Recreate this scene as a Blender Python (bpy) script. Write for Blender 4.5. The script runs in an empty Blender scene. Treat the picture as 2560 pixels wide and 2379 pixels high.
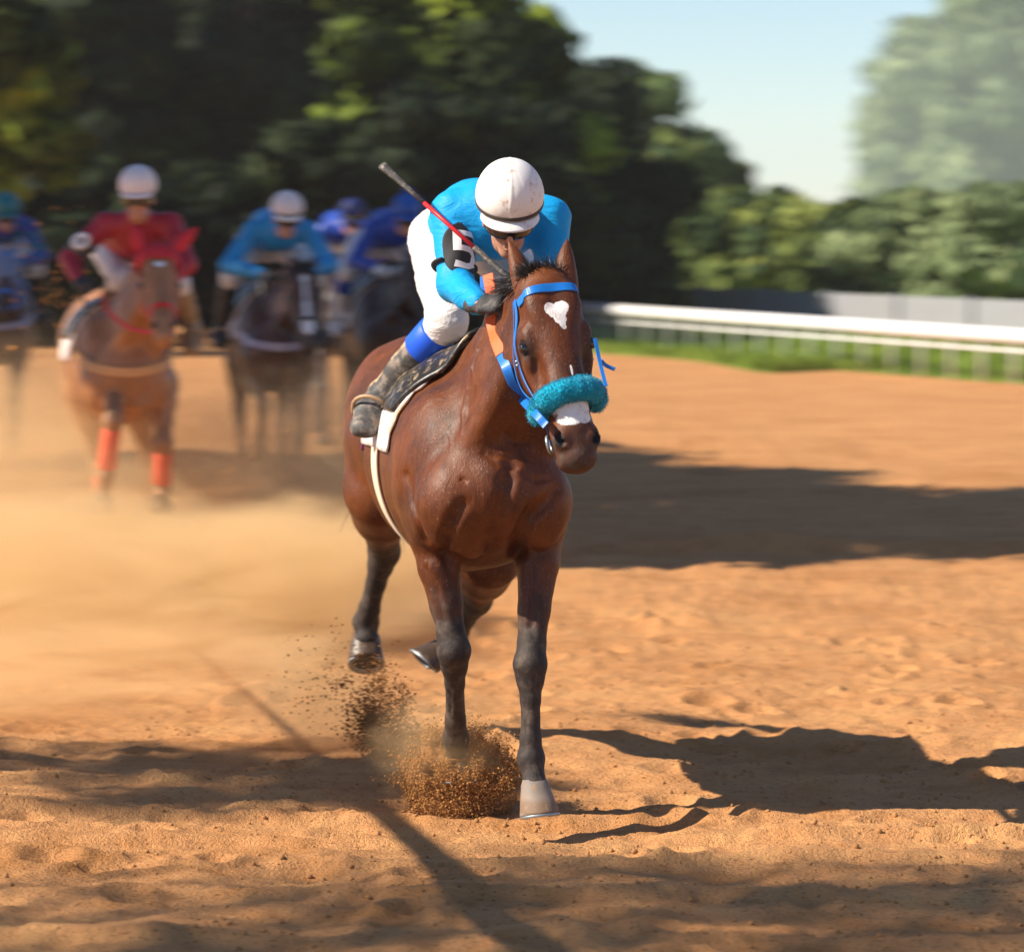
import bpy, math, random
import numpy as np
from mathutils import Vector, Matrix
from mathutils.bvhtree import BVHTree

rad = math.radians
scene = bpy.context.scene
COL = scene.collection
rng = np.random.default_rng(7)
random.seed(7)

# ------------------------------------------------------------------ camera
CAM_Y, CAM_H, FPX, W, H, HORIZON = -12.0, 2.05, 3528.0, 1024, 951, 215.0
cd = bpy.data.cameras.new('camera')
cam = bpy.data.objects.new('camera', cd)
COL.objects.link(cam)
cam.location = (0, CAM_Y, CAM_H)
cam.rotation_euler = (rad(90), 0, 0)
cd.sensor_width = 36.0
cd.lens = FPX / W * 36.0
cd.shift_y = -(H / 2 - HORIZON) / W
cd.clip_start = 0.2
cd.clip_end = 6000
cd.dof.use_dof = True
cd.dof.focus_distance = 11.9
cd.dof.aperture_fstop = 3.8
cd.dof.aperture_ratio = 0.34
scene.camera = cam

# ------------------------------------------------------------------ sky, sun, exposure
SUN_EL, SUN_AZ = 40.0, 15.0          # light travels towards +X and a little away from the camera
world = bpy.data.worlds.new('World')
scene.world = world
world.use_nodes = True
wn = world.node_tree
sky = wn.nodes.new('ShaderNodeTexSky')
sky.sky_type = 'NISHITA'
sky.sun_disc = False
sky.sun_elevation = rad(SUN_EL)
sky.sun_rotation = rad(270 - SUN_AZ)
sky.air_density = 1.0
sky.dust_density = 0.15
sky.altitude = 2000
sky.ozone_density = 3.0
wn.nodes['Background'].inputs['Strength'].default_value = 0.082
wn.links.new(sky.outputs[0], wn.nodes['Background'].inputs['Color'])
sd = bpy.data.lights.new('sun', 'SUN')
sd.energy = 4.9
sd.angle = rad(0.5)
sd.color = (1.0, 0.89, 0.73)
sun = bpy.data.objects.new('sun', sd)
COL.objects.link(sun)
_t = Vector((math.cos(rad(SUN_AZ)) * math.cos(rad(SUN_EL)), math.sin(rad(SUN_AZ)) * math.cos(rad(SUN_EL)), -math.sin(rad(SUN_EL))))
sun.rotation_euler = _t.to_track_quat('-Z', 'Y').to_euler()
vs = scene.view_settings
vs.view_transform = 'Standard'
vs.look = 'None'
vs.exposure = 0.78
vs.gamma = 1.0
vs.use_curve_mapping = False
scene.cycles.use_denoising = True
scene.cycles.max_bounces = 8
scene.cycles.transparent_max_bounces = 16
scene.cycles.volume_bounces = 3
scene.cycles.volume_step_rate = 2.0
scene.cycles.volume_max_steps = 256

# ------------------------------------------------------------------ small helpers
def V(*a):
    return np.array(a, dtype=np.float64)

def PX(px, py, y):
    """World point at depth y seen at that spot of the frame."""
    d = y - CAM_Y
    return V((px - 512) * d / FPX, y, CAM_H - (py - HORIZON) * d / FPX)

def nrm(v):
    v = np.asarray(v, float)
    return v / (np.linalg.norm(v) + 1e-12)

def lerp(a, b, t):
    return np.asarray(a, float) * (1 - t) + np.asarray(b, float) * t

_T2 = np.random.default_rng(11).random((256, 256)).astype(np.float32)
_T3 = np.random.default_rng(12).random((64, 64, 64)).astype(np.float32)

def vn2(x, y):
    x = np.asarray(x, float); y = np.asarray(y, float)
    xi = np.floor(x).astype(int); yi = np.floor(y).astype(int)
    fx = x - xi; fy = y - yi
    fx = fx * fx * (3 - 2 * fx); fy = fy * fy * (3 - 2 * fy)
    a = _T2[xi & 255, yi & 255]; b = _T2[(xi + 1) & 255, yi & 255]
    c = _T2[xi & 255, (yi + 1) & 255]; d = _T2[(xi + 1) & 255, (yi + 1) & 255]
    return (a * (1 - fx) + b * fx) * (1 - fy) + (c * (1 - fx) + d * fx) * fy - 0.5

def fbm2(x, y, octaves=4, gain=0.5):
    s = 0; a = 1.0
    for i in range(octaves):
        s = s + a * vn2(x * 2 ** i + 17.3 * i, y * 2 ** i + 9.1 * i)
        a *= gain
    return s

def vn3(p):
    p = np.asarray(p, float)
    i = np.floor(p).astype(int)
    f = p - i
    f = f * f * (3 - 2 * f)
    out = 0
    for dx in (0, 1):
        wx = f[..., 0] if dx else 1 - f[..., 0]
        for dy in (0, 1):
            wy = f[..., 1] if dy else 1 - f[..., 1]
            for dz in (0, 1):
                wz = f[..., 2] if dz else 1 - f[..., 2]
                out = out + wx * wy * wz * _T3[(i[..., 0] + dx) & 63, (i[..., 1] + dy) & 63, (i[..., 2] + dz) & 63]
    return out - 0.5

def mesh_obj(name, verts, faces, mat=None, parent=None, smooth=True, loc=None):
    """faces: array (n,k) or list of tuples."""
    me = bpy.data.meshes.new(name)
    verts = np.asarray(verts, np.float32)
    if isinstance(faces, np.ndarray) and len(faces):
        n, k = faces.shape
        me.vertices.add(len(verts))
        me.vertices.foreach_set('co', verts.ravel())
        me.loops.add(n * k)
        me.loops.foreach_set('vertex_index', faces.astype(np.int32).ravel())
        me.polygons.add(n)
        me.polygons.foreach_set('loop_start', np.arange(0, n * k, k, dtype=np.int32))
        me.polygons.foreach_set('loop_total', np.full(n, k, np.int32))
        me.update(calc_edges=True)
    else:
        me.from_pydata([tuple(map(float, v)) for v in verts], [], [tuple(int(i) for i in f) for f in faces])
        me.update()
    if smooth:
        me.polygons.foreach_set('use_smooth', np.ones(len(me.polygons), bool))
    if mat is not None:
        for m in (mat if isinstance(mat, (list, tuple)) else [mat]):
            me.materials.append(m)
    o = bpy.data.objects.new(name, me)
    COL.objects.link(o)
    if parent is not None:
        o.parent = parent
    if loc is not None:
        o.location = tuple(loc)
    return o

def attr(o, name, vals):
    a = o.data.attributes.new(name, 'FLOAT', 'POINT')
    a.data.foreach_set('value', np.asarray(vals, np.float32).ravel())

def tag(o, label=None, cat=None, group=None, kind=None):
    if label: o['label'] = label
    if cat: o['category'] = cat
    if group: o['group'] = group
    if kind: o['kind'] = kind
    return o

def empty(name, loc=(0, 0, 0), rz=0.0):
    o = bpy.data.objects.new(name, None)
    COL.objects.link(o)
    o.location = tuple(loc)
    o.rotation_euler = (0, 0, rz)
    o.empty_display_size = 0.1
    return o

class MB:
    """collects geometry for ONE mesh"""
    def __init__(s): s.v = []; s.f = []; s.n = 0
    def add(s, v, f):
        v = np.asarray(v, float)
        s.v.append(v)
        s.f += [tuple(i + s.n for i in q) for q in f]
        s.n += len(v)
    def tube(s, pts, radii, seg=10, caps=True, flat=None, side=None):
        """swept tube; flat = (a,b) scale of the cross-section along side / other axis"""
        pts = [np.asarray(p, float) for p in pts]
        n = len(pts)
        if np.isscalar(radii): radii = [radii] * n
        up = None; rings = []
        for i in range(n):
            t = nrm(pts[min(i + 1, n - 1)] - pts[max(i - 1, 0)])
            if side is not None:
                a = np.asarray(side[i] if isinstance(side, list) else side, float)
            elif up is None:
                a = V(1, 0, 0) if abs(t[0]) < 0.8 else V(0, 1, 0)
            else:
                a = up
            a = nrm(a - t * a.dot(t)); up = a
            b = np.cross(t, a)
            fa, fb = flat if flat else (1, 1)
            th = np.arange(seg) * 2 * math.pi / seg
            rings.append(pts[i] + radii[i] * (np.cos(th)[:, None] * a * fa + np.sin(th)[:, None] * b * fb))
        v = np.concatenate(rings)
        f = []
        for i in range(n - 1):
            for j in range(seg):
                k = (j + 1) % seg
                f.append((i * seg + j, i * seg + k, (i + 1) * seg + k, (i + 1) * seg + j))
        if caps:
            f.append(tuple(range(seg))[::-1])
            f.append(tuple(range((n - 1) * seg, n * seg)))
        s.add(v, f)
    def box(s, c, size, rot=None):
        c = np.asarray(c, float); h = np.asarray(size, float) / 2
        v = np.array([[x, y, z] for x in (-1, 1) for y in (-1, 1) for z in (-1, 1)], float) * h
        if rot is not None: v = v @ np.asarray(rot).T
        s.add(v + c, [(0, 1, 3, 2), (4, 6, 7, 5), (0, 4, 5, 1), (2, 3, 7, 6), (0, 2, 6, 4), (1, 5, 7, 3)])
    def build(s, name, mat, parent=None, smooth=True, loc=None):
        return mesh_obj(name, np.concatenate(s.v), s.f, mat, parent, smooth, loc)

def spline(pts, n):
    """Catmull-Rom through pts, n samples"""
    P = np.array([np.asarray(p, float) for p in pts])
    P = np.vstack([2 * P[0] - P[1], P, 2 * P[-1] - P[-2]])
    m = len(P) - 3
    out = []
    for u in np.linspace(0, m - 1e-6, n):
        i = int(u); t = u - i
        a, b, c, d = P[i:i + 4]
        out.append(0.5 * ((2 * b) + (c - a) * t + (2 * a - 5 * b + 4 * c - d) * t * t + (3 * b - a - 3 * c + d) * t ** 3))
    return np.array(out)

def shell(grid, thick, name, mat, parent=None, closed_u=False, out_hint=None):
    """grid (n,m,3) of outer points -> closed thin solid"""
    g = np.asarray(grid, float)
    n, m, _ = g.shape
    if closed_u:
        du = np.roll(g, -1, 0) - np.roll(g, 1, 0)
    else:
        du = np.gradient(g, axis=0)
    dv = np.gradient(g, axis=1)
    nn = np.cross(du, dv)
    nn /= np.linalg.norm(nn, axis=2, keepdims=True) + 1e-12
    if out_hint is not None and np.mean(np.sum(nn * (g - np.asarray(out_hint)), axis=2)) < 0:
        nn = -nn
    inner = g - nn * thick
    v = np.concatenate([g.reshape(-1, 3), inner.reshape(-1, 3)])
    f = []
    N = n * m
    nu = n if closed_u else n - 1
    for i in range(nu):
        i2 = (i + 1) % n
        for j in range(m - 1):
            a, b, c, d = i * m + j, i2 * m + j, i2 * m + j + 1, i * m + j + 1
            f.append((a, b, c, d)); f.append((N + d, N + c, N + b, N + a))
        f.append((i * m, N + i * m, N + i2 * m, i2 * m))
        f.append((i * m + m - 1, i2 * m + m - 1, N + i2 * m + m - 1, N + i * m + m - 1))
    if not closed_u:
        for j in range(m - 1):
            f.append((j, j + 1, N + j + 1, N + j))
            q = (n - 1) * m
            f.append((q + j, N + q + j, N + q + j + 1, q + j + 1))
    return mesh_obj(name, v, f, mat, parent)

def ribbon(pts, width, normals, thick, name, mat, parent, n=40):
    n = max(n, 40); thick *= .7
    """flat strap: pts centre line, normals = outward normals"""
    P = spline(pts, n)
    if isinstance(normals, np.ndarray) and normals.ndim == 1:
        Nn = np.repeat(normals[None], n, 0)
    else:
        Nn = spline(normals, n)
    Wd = np.interp(np.linspace(0, 1, n), np.linspace(0, 1, len(np.atleast_1d(width))), np.atleast_1d(width)) if not np.isscalar(width) else np.full(n, width)
    T = np.gradient(P, axis=0)
    S = np.cross(T, Nn)
    S /= np.linalg.norm(S, axis=1, keepdims=True) + 1e-12
    Nn = np.cross(S, T)
    Nn /= np.linalg.norm(Nn, axis=1, keepdims=True) + 1e-12
    prof = [(-1, 0), (-0.86, 1), (0.86, 1), (1, 0), (0.86, -.6), (-0.86, -.6)]
    v = []
    for i in range(n):
        for a, b in prof:
            v.append(P[i] + S[i] * a * Wd[i] / 2 + Nn[i] * b * thick)
    k = len(prof)
    f = []
    for i in range(n - 1):
        for j in range(k):
            j2 = (j + 1) % k
            f.append((i * k + j, i * k + j2, (i + 1) * k + j2, (i + 1) * k + j))
    f.append(tuple(range(k))[::-1]); f.append(tuple(range((n - 1) * k, n * k)))
    return mesh_obj(name, v, f, mat, parent, smooth=False)

def join_add(mb, o):
    """move the mesh of o into mb and delete o"""
    me = o.data
    mb.add([tuple(v.co) for v in me.vertices], [tuple(p.vertices) for p in me.polygons])
    bpy.data.objects.remove(o)

# ------------------------------------------------------------------ implicit bodies
class Field:
    """signed distance field of smoothly blended tapered limbs, meshed by surface nets"""
    def __init__(s, lo, hi, h):
        s.lo = np.asarray(lo, float); s.h = h
        s.shape = tuple(int(x) for x in np.ceil((np.asarray(hi, float) - s.lo) / h) + 1)
        s.D = np.full(s.shape, 1.0, np.float32)
    def _slab(s, lo, hi):
        i0 = np.maximum(np.floor((lo - s.lo) / s.h).astype(int), 0)
        i1 = np.minimum(np.ceil((hi - s.lo) / s.h).astype(int) + 1, s.shape)
        if np.any(i1 <= i0): return None, None
        ax = [(s.lo[k] + s.h * np.arange(i0[k], i1[k])).astype(np.float32) for k in range(3)]
        P = np.stack(np.meshgrid(*ax, indexing='ij'), -1)
        return tuple(slice(i0[k], i1[k]) for k in range(3)), P
    def _mix(s, sl, d, k, sub):
        D = s.D[sl]
        if sub:
            hh = np.clip(0.5 - 0.5 * (D + d) / k, 0, 1)
            s.D[sl] = D * (1 - hh) - d * hh + k * hh * (1 - hh)
        else:
            hh = np.clip(0.5 + 0.5 * (D - d) / k, 0, 1)
            s.D[sl] = D * (1 - hh) + d * hh - k * hh * (1 - hh)
    def seg(s, a, b, wa, ha=None, wb=None, hb=None, side=(1, 0, 0), k=0.03, sub=False):
        a = np.asarray(a, float); b = np.asarray(b, float)
        ha = wa if ha is None else ha
        wb = wa if wb is None else wb
        hb = (wb if ha == wa else hb if hb is not None else ha) if hb is None else hb
        m = max(wa, ha, wb, hb) + k + 3 * s.h
        sl, P = s._slab(np.minimum(a, b) - m, np.maximum(a, b) + m)
        if sl is None: return
        ab = b - a; L2 = ab.dot(ab) + 1e-12
        axis = ab / math.sqrt(L2) if L2 > 1e-10 else V(0, 0, 1)
        sd_ = np.asarray(side, float); sd_ = sd_ - axis * sd_.dot(axis)
        if np.linalg.norm(sd_) < 1e-3: sd_ = np.cross(axis, V(0, 1, 0.01))
        sd_ = nrm(sd_); ud = np.cross(axis, sd_)
        R = P - a.astype(np.float32)
        t = np.clip(R @ (ab / L2).astype(np.float32), 0, 1)
        Q = R - t[..., None] * ab.astype(np.float32)
        w = wa + t * (wb - wa); hh = ha + t * (hb - ha)
        rm = np.minimum(w, hh)
        u = Q @ sd_.astype(np.float32); v = Q @ ud.astype(np.float32); x = Q @ axis.astype(np.float32)
        g = np.sqrt((u / w) ** 2 + (v / hh) ** 2 + (x / rm) ** 2)
        gr = np.sqrt((u / w ** 2) ** 2 + (v / hh ** 2) ** 2 + (x / rm ** 2) ** 2)
        d = np.where(gr > 1e-4, g * (g - 1) / np.maximum(gr, 1e-4), -rm)
        s._mix(sl, d, k, sub)
    def ell(s, c, r, rot=None, k=0.03, sub=False):
        c = np.asarray(c, float); r = np.asarray(r, float) * np.ones(3)
        m = r.max() + k + 3 * s.h
        sl, P = s._slab(c - m, c + m)
        if sl is None: return
        Q = P - c.astype(np.float32)
        if rot is not None: Q = Q @ np.asarray(rot, np.float32).T   # rows of rot = local axes
        r = r.astype(np.float32)
        g = np.sqrt(((Q / r) ** 2).sum(-1)); gr = np.sqrt(((Q / r ** 2) ** 2).sum(-1))
        d = np.where(gr > 1e-4, g * (g - 1) / np.maximum(gr, 1e-4), -r.min())
        s._mix(sl, d, k, sub)
    def chain(s, pts, ws, hs=None, side=(1, 0, 0), k=0.03):
        hs = ws if hs is None else hs
        for i in range(len(pts) - 1):
            s.seg(pts[i], pts[i + 1], ws[i], hs[i], ws[i + 1], hs[i + 1], side, k)
    def mesh(s, smooth=2):
        D = s.D
        neg = D < 0
        nx, ny, nz = (n - 1 for n in s.shape)
        cnt = np.zeros((nx, ny, nz), np.int8)
        cor = [(i, j, k) for i in (0, 1) for j in (0, 1) for k in (0, 1)]
        for i, j, k in cor:
            cnt += neg[i:i + nx, j:j + ny, k:k + nz]
        act = (cnt > 0) & (cnt < 8)
        idx = np.argwhere(act)
        vid = np.full(act.shape, -1, np.int32)
        vid[act] = np.arange(len(idx))
        vals = np.stack([D[idx[:, 0] + i, idx[:, 1] + j, idx[:, 2] + k] for i, j, k in cor], 1)
        acc = np.zeros((len(idx), 3)); num = np.zeros(len(idx))
        for a in range(8):
            for b in range(a + 1, 8):
                df = [cor[b][q] - cor[a][q] for q in range(3)]
                if sum(map(abs, df)) != 1: continue
                va, vb = vals[:, a], vals[:, b]
                cr = (va < 0) != (vb < 0)
                t = np.where(cr, va / np.where(cr, va - vb, 1), 0)
                pt = np.array(cor[a]) + t[:, None] * np.array(df)
                acc += pt * cr[:, None]; num += cr
        vtx = s.lo + s.h * (idx + acc / num[:, None])
        faces = []
        for ax in range(3):
            o1, o2 = [(1, 2), (2, 0), (0, 1)][ax]
            sh = [slice(None)] * 3; sh[ax] = slice(0, -1)
            sh2 = [slice(None)] * 3; sh2[ax] = slice(1, None)
            A = neg[tuple(sh)]; B = neg[tuple(sh2)]
            e = np.argwhere(A != B)
            ok = (e[:, o1] > 0) & (e[:, o2] > 0) & (e[:, o1] < s.shape[o1] - 1) & (e[:, o2] < s.shape[o2] - 1)
            e = e[ok]
            flip = ~A[tuple(e.T)]
            def cell(d1, d2):
                q = e.copy(); q[:, o1] += d1; q[:, o2] += d2
                return vid[tuple(q.T)]
            q = np.stack([cell(-1, -1), cell(0, -1), cell(0, 0), cell(-1, 0)], 1)
            q[flip] = q[flip][:, ::-1]
            faces.append(q)
        F = np.concatenate(faces)
        F = F[(F >= 0).all(1)]
        for it in range(smooth):
            for lam in (0.55, -0.35) if it < smooth - 1 else (0.45,):
                S = np.zeros_like(vtx); c = np.zeros(len(vtx))
                for a in range(4):
                    i, j = F[:, a], F[:, (a + 1) % 4]
                    for q in range(3):
                        S[:, q] += np.bincount(i, vtx[j, q], len(vtx))
                    c += np.bincount(i, minlength=len(vtx))
                    for q in range(3):
                        S[:, q] += np.bincount(j, vtx[i, q], len(vtx))
                    c += np.bincount(j, minlength=len(vtx))
                vtx = vtx + lam * (S / np.maximum(c, 1)[:, None] - vtx)
        return vtx, F

def vnormals(v, F):
    n = np.cross(v[F[:, 2]] - v[F[:, 0]], v[F[:, 3]] - v[F[:, 1]])
    N = np.zeros_like(v)
    for a in range(4):
        for q in range(3):
            N[:, q] += np.bincount(F[:, a], n[:, q], len(v))
    return N / (np.linalg.norm(N, axis=1, keepdims=True) + 1e-12)

# ------------------------------------------------------------------ materials
def new_mat(name):
    m = bpy.data.materials.new(name)
    m.use_nodes = True
    nt = m.node_tree
    return m, nt, nt.nodes['Principled BSDF']

class NB:
    """terse node building"""
    def __init__(s, nt): s.nt = nt
    def n(s, typ, **kw):
        x = s.nt.nodes.new(typ)
        for k, v in kw.items(): setattr(x, k, v)
        return x
    def link(s, a, b): s.nt.links.new(a, b)
    def put(s, sock, val):
        if hasattr(val, 'is_output') or isinstance(val, bpy.types.NodeSocket): s.link(val, sock)
        else: sock.default_value = val
    def math(s, op, a, b=0.0, c=None, clamp=False):
        x = s.n('ShaderNodeMath', operation=op, use_clamp=clamp)
        s.put(x.inputs[0], a); s.put(x.inputs[1], b)
        if c is not None: s.put(x.inputs[2], c)
        return x.outputs[0]
    def attr(s, name): return s.n('ShaderNodeAttribute', attribute_name=name).outputs['Fac']
    def coord(s, which='Object', scale=None):
        c = s.n('ShaderNodeTexCoord').outputs[which]
        if scale is None: return c
        m = s.n('ShaderNodeMapping'); s.link(c, m.inputs[0]); m.inputs['Scale'].default_value = scale
        return m.outputs[0]
    def noise(s, vec, scale, detail=3, rough=0.55, dist=0.0):
        x = s.n('ShaderNodeTexNoise'); s.link(vec, x.inputs['Vector'])
        x.inputs['Scale'].default_value = scale; x.inputs['Detail'].default_value = detail
        x.inputs['Roughness'].default_value = rough; x.inputs['Distortion'].default_value = dist
        return x.outputs['Fac']
    def ramp(s, fac, stops):
        x = s.n('ShaderNodeValToRGB'); s.put(x.inputs[0], fac)
        e = x.color_ramp.elements
        while len(e) < len(stops): e.new(0.5)
        for q, (p, c) in zip(e, stops):
            q.position = p; q.color = (*c, 1) if len(c) == 3 else c
        return x.outputs[0]
    def step(s, x, lo, hi):
        m = s.n('ShaderNodeMapRange', interpolation_type='SMOOTHSTEP')
        s.put(m.inputs['Value'], x); m.inputs['From Min'].default_value = lo; m.inputs['From Max'].default_value = hi
        return m.outputs[0]
    def mix(s, fac, a, b, mode='MIX'):
        x = s.n('ShaderNodeMix', data_type='RGBA', blend_type=mode)
        s.put(x.inputs[0], fac)
        for sock, val in ((x.inputs[6], a), (x.inputs[7], b)):
            if isinstance(val, tuple): sock.default_value = (*val, 1)
            else: s.link(val, sock)
        return x.outputs[2]
    def bump(s, hgt, strength=0.3, dist=0.01, normal=None):
        x = s.n('ShaderNodeBump'); s.link(hgt, x.inputs['Height'])
        x.inputs['Strength'].default_value = strength; x.inputs['Distance'].default_value = dist
        if normal is not None: s.link(normal, x.inputs['Normal'])
        return x.outputs[0]

def plain(name, col, rough=0.6, var=0.15, scale=25, bump=0.15, bdist=0.004, metal=0.0, spec=0.5, dirt=None, sheen=0.0):
    """simple procedural surface: slightly uneven colour and relief, optional dirt (colour, amount, scale)"""
    m, nt, bs = new_mat(name)
    b = NB(nt)
    co = b.coord()
    f = b.noise(co, scale, 4)
    dk = tuple(c * (1 - var) for c in col); lt = tuple(min(1, c * (1 + var)) for c in col)
    c = b.mix(f, dk, lt)
    if dirt:
        dc, amt, ds = dirt
        d = b.step(b.noise(co, ds, 5, 0.65), 0.62 - amt * 0.35, 0.75 - amt * 0.3)
        c = b.mix(d, c, dc)
    b.link(c, bs.inputs['Base Color'])
    bs.inputs['Roughness'].default_value = rough
    bs.inputs['Metallic'].default_value = metal
    bs.inputs['Specular IOR Level'].default_value = spec
    if sheen:
        bs.inputs['Sheen Weight'].default_value = sheen
        bs.inputs['Sheen Roughness'].default_value = 0.4
    if bump:
        b.link(b.bump(b.noise(co, scale * 3, 4), bump, bdist), bs.inputs['Normal'])
    return m

SAND = (0.58, 0.28, 0.113)
M = {}
M['eye'] = plain('eye_dark', (0.012, 0.008, 0.006), 0.06, .2, 20, 0, spec=.9)
M['hoof'] = plain('hoof_horn', (0.060, 0.036, 0.024), 0.45, .45, 30, .3, .003, dirt=((.22, .13, .07), .25, 22))
m_, nt_, bs_ = new_mat('hoof_pale_dusty')
b_ = NB(nt_); co_ = b_.coord()
sx_ = b_.n('ShaderNodeSeparateXYZ'); b_.link(co_, sx_.inputs[0])
z_ = b_.math('ADD', sx_.outputs['Z'], b_.math('MULTIPLY', b_.math('SUBTRACT', b_.noise(co_, 28, 4, .6), .5), .030))
c_ = b_.ramp(b_.math('MULTIPLY', z_, 6.5), [(.08, (.42, .40, .38)), (.20, (.36, .30, .25)), (.27, (.20, .125, .075)), (.48, (.22, .14, .09)), (.60, (.27, .215, .175)), (.95, (.20, .165, .145))])
b_.link(b_.mix(b_.step(b_.noise(co_, 60, 3), .52, .7), c_, (.30, .20, .12)), bs_.inputs['Base Color'])
bs_.inputs['Roughness'].default_value = .7
b_.link(b_.bump(b_.noise(b_.coord(scale=(1, 1, 5)), 90, 3), .4, .002), bs_.inputs['Normal'])
M['hoof_pale'] = m_
M['steel'] = plain('steel_shoe', (0.36, 0.40, 0.43), 0.5, .1, 30, .1, metal=.8)
M['brass'] = plain('stirrup_rubber', (0.42, 0.27, 0.15), 0.55, .2, 30, .1)
M['mane'] = plain('black_mane', (0.022, 0.018, 0.017), 0.42, .4, 60, 0, spec=.6)
M['strap_blue'] = plain('blue_nylon_strap', (0.006, 0.17, 0.60), 0.45, .12, 40, .25, .0015)
M['strap_dark'] = plain('dark_strap', (0.03, 0.025, 0.025), 0.5, .2, 40, .2)
M['rein_orange'] = plain('orange_rubber_rein', (0.80, 0.13, 0.025), 0.6, .12, 60, .35, .002)
M['fleece'] = plain('turquoise_fleece', (0.003, 0.33, 0.50), 0.95, .35, 30, .9, .01, spec=.15, sheen=.3)
M['white_cloth'] = plain('white_saddle_cloth', (0.78, 0.72, 0.70), 0.85, .05, 12, .3, .008, dirt=((.55, .38, .26), .3, 9))
M['cream_elastic'] = plain('cream_elastic', (0.80, 0.66, 0.48), 0.8, .08, 30, .3, .003)
M['saddle'] = plain('black_saddle_leather', (0.018, 0.016, 0.016), 0.38, .3, 30, .25, .003, dirt=((.30, .22, .13), .35, 28))
M['purple'] = plain('purple_piping', (0.28, 0.02, 0.20), 0.7)
def silk(name, col, rough=.55, amt=.24):
    m, nt, bs = new_mat(name)
    b = NB(nt); co = b.coord()
    c = b.mix(b.noise(co, 9, 4), tuple(x * .9 for x in col), tuple(min(1, x * 1.08) for x in col))
    b.link(c, bs.inputs['Base Color'])
    bs.inputs['Roughness'].default_value = rough; bs.inputs['Specular IOR Level'].default_value = .25
    w1 = b.noise(b.coord(scale=(8, 9, 22)), 1.0, 3, .5, 1.2)
    w1 = b.math('SUBTRACT', 1.0, b.math('MULTIPLY', b.math('ABSOLUTE', b.math('SUBTRACT', w1, .5)), 5.0), clamp=True)
    w2 = b.noise(b.coord(scale=(20, 10, 13)), 1.0, 3, .5, 1.5)
    w2 = b.math('SUBTRACT', 1.0, b.math('MULTIPLY', b.math('ABSOLUTE', b.math('SUBTRACT', w2, .5)), 6.0), clamp=True)
    w = b.math('ADD', b.math('POWER', w1, 1.6), b.math('MULTIPLY', w2, .35))
    n = b.bump(w, amt, .008)
    b.link(b.bump(b.noise(co, 420, 2), .12, .001, n), bs.inputs['Normal'])
    return m
M['jersey_cyan'] = silk('cyan_silks', (0.004, 0.33, 0.74))
M['jersey_maroon'] = plain('maroon_silks', (0.34, 0.010, 0.028), 0.5, .12, 14, .12, .004)
M['jersey_blue'] = plain('blue_silks', (0.008, 0.26, 0.60), 0.5, .12, 14, .12, .004)
M['jersey_royal'] = plain('royal_silks', (0.008, 0.05, 0.34), 0.5, .12, 14, .12, .004)
M['jersey_violet'] = plain('violet_silks', (0.06, 0.03, 0.32), 0.55, .2, 9, .12, .004, dirt=((.01, .12, .22), .6, 7))
M['breeches_white'] = silk('white_breeches', (0.74, 0.71, 0.70), .65, .30)
M['helmet_white'] = plain('white_helmet_cover', (0.80, 0.775, 0.76), 0.55, .03, 12, .12, .003, dirt=((.50, .35, .23), .22, 24))
M['helmet_plain'] = plain('pale_helmet_cover', (0.74, 0.68, 0.70), 0.55, .03, 12, .1)
M['helmet_navy'] = plain('navy_helmet_cover', (0.012, 0.02, 0.12), 0.55, .1, 12, .1)
M['helmet_royal'] = plain('royal_helmet_cover', (0.01, 0.09, 0.42), 0.55, .1, 12, .1)
M['helmet_teal'] = plain('teal_helmet_cover', (0.01, 0.16, 0.20), 0.55, .1, 12, .1)
M['elastic_dark'] = plain('brown_black_elastic', (0.045, 0.03, 0.022), 0.6, .2, 40, .2)
M['elastic_yellow'] = plain('yellow_elastic', (0.42, 0.33, 0.02), 0.6)
M['peak_white'] = plain('white_peak', (0.80, 0.79, 0.79), 0.45, .03, 12, .05, dirt=((.5, .35, .25), .15, 14))
M['glass_dark'] = plain('dark_goggles', (0.012, 0.012, 0.014), 0.12, .2, 10, 0, spec=.8)
M['skin'] = plain('skin', (0.50, 0.24, 0.15), 0.5, .12, 18, .1, .002, dirt=((.30, .16, .10), .3, 14))
M['glove_black'] = plain('black_glove', (0.030, 0.029, 0.033), 0.7, .25, 50, .5, .002, dirt=((.10, .085, .08), .3, 30))
M['glove_white'] = plain('white_glove', (0.7, 0.66, 0.62), 0.7)
M['boot_dirty'] = plain('black_boot_caked_in_sand', (0.035, 0.033, 0.034), 0.55, .4, 30, .5, .004, dirt=((.50, .34, .20), .62, 15))
M['boot_grey'] = plain('boot_grey_dust', (0.075, 0.072, 0.07), 0.6, .4, 30, .5, .004, dirt=((.24, .19, .15), .45, 18))
M['boot_dark'] = plain('black_boot', (0.03, 0.028, 0.03), 0.45, .3, 30, .3)
M['boot_tan'] = plain('boot_tan_dust', (0.35, 0.23, 0.12), 0.6, .3, 20, .3)
M['cuff_blue'] = plain('royal_blue_boot_cuff', (0.004, 0.10, 0.74), 0.5, .08, 14, .08)
M['black_felt'] = plain('black_felt', (0.022, 0.022, 0.026), 0.75, .2, 50, .3, .002)
M['white_print'] = plain('white_print', (0.82, 0.80, 0.80), 0.6, .04, 20, .05)
M['whip_red'] = plain('red_whip_shaft', (0.62, 0.012, 0.02), 0.4, .15, 60, .2, .001)
M['whip_black'] = plain('grey_black_whip', (0.055, 0.05, 0.048), 0.6, .4, 70, .4, .001, dirt=((.2, .17, .15), .35, 60))
M['red_cloth'] = plain('red_hood_cloth', (0.56, 0.015, 0.03), 0.75, .12, 20, .3, .004)
M['red_strap'] = plain('red_strap', (0.62, 0.02, 0.02), 0.5)
M['tan_strap'] = plain('tan_breast_strap', (0.62, 0.32, 0.12), 0.6)
M['pale_strap'] = plain('pale_lilac_strap', (0.36, 0.33, 0.42), 0.6)
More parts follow.
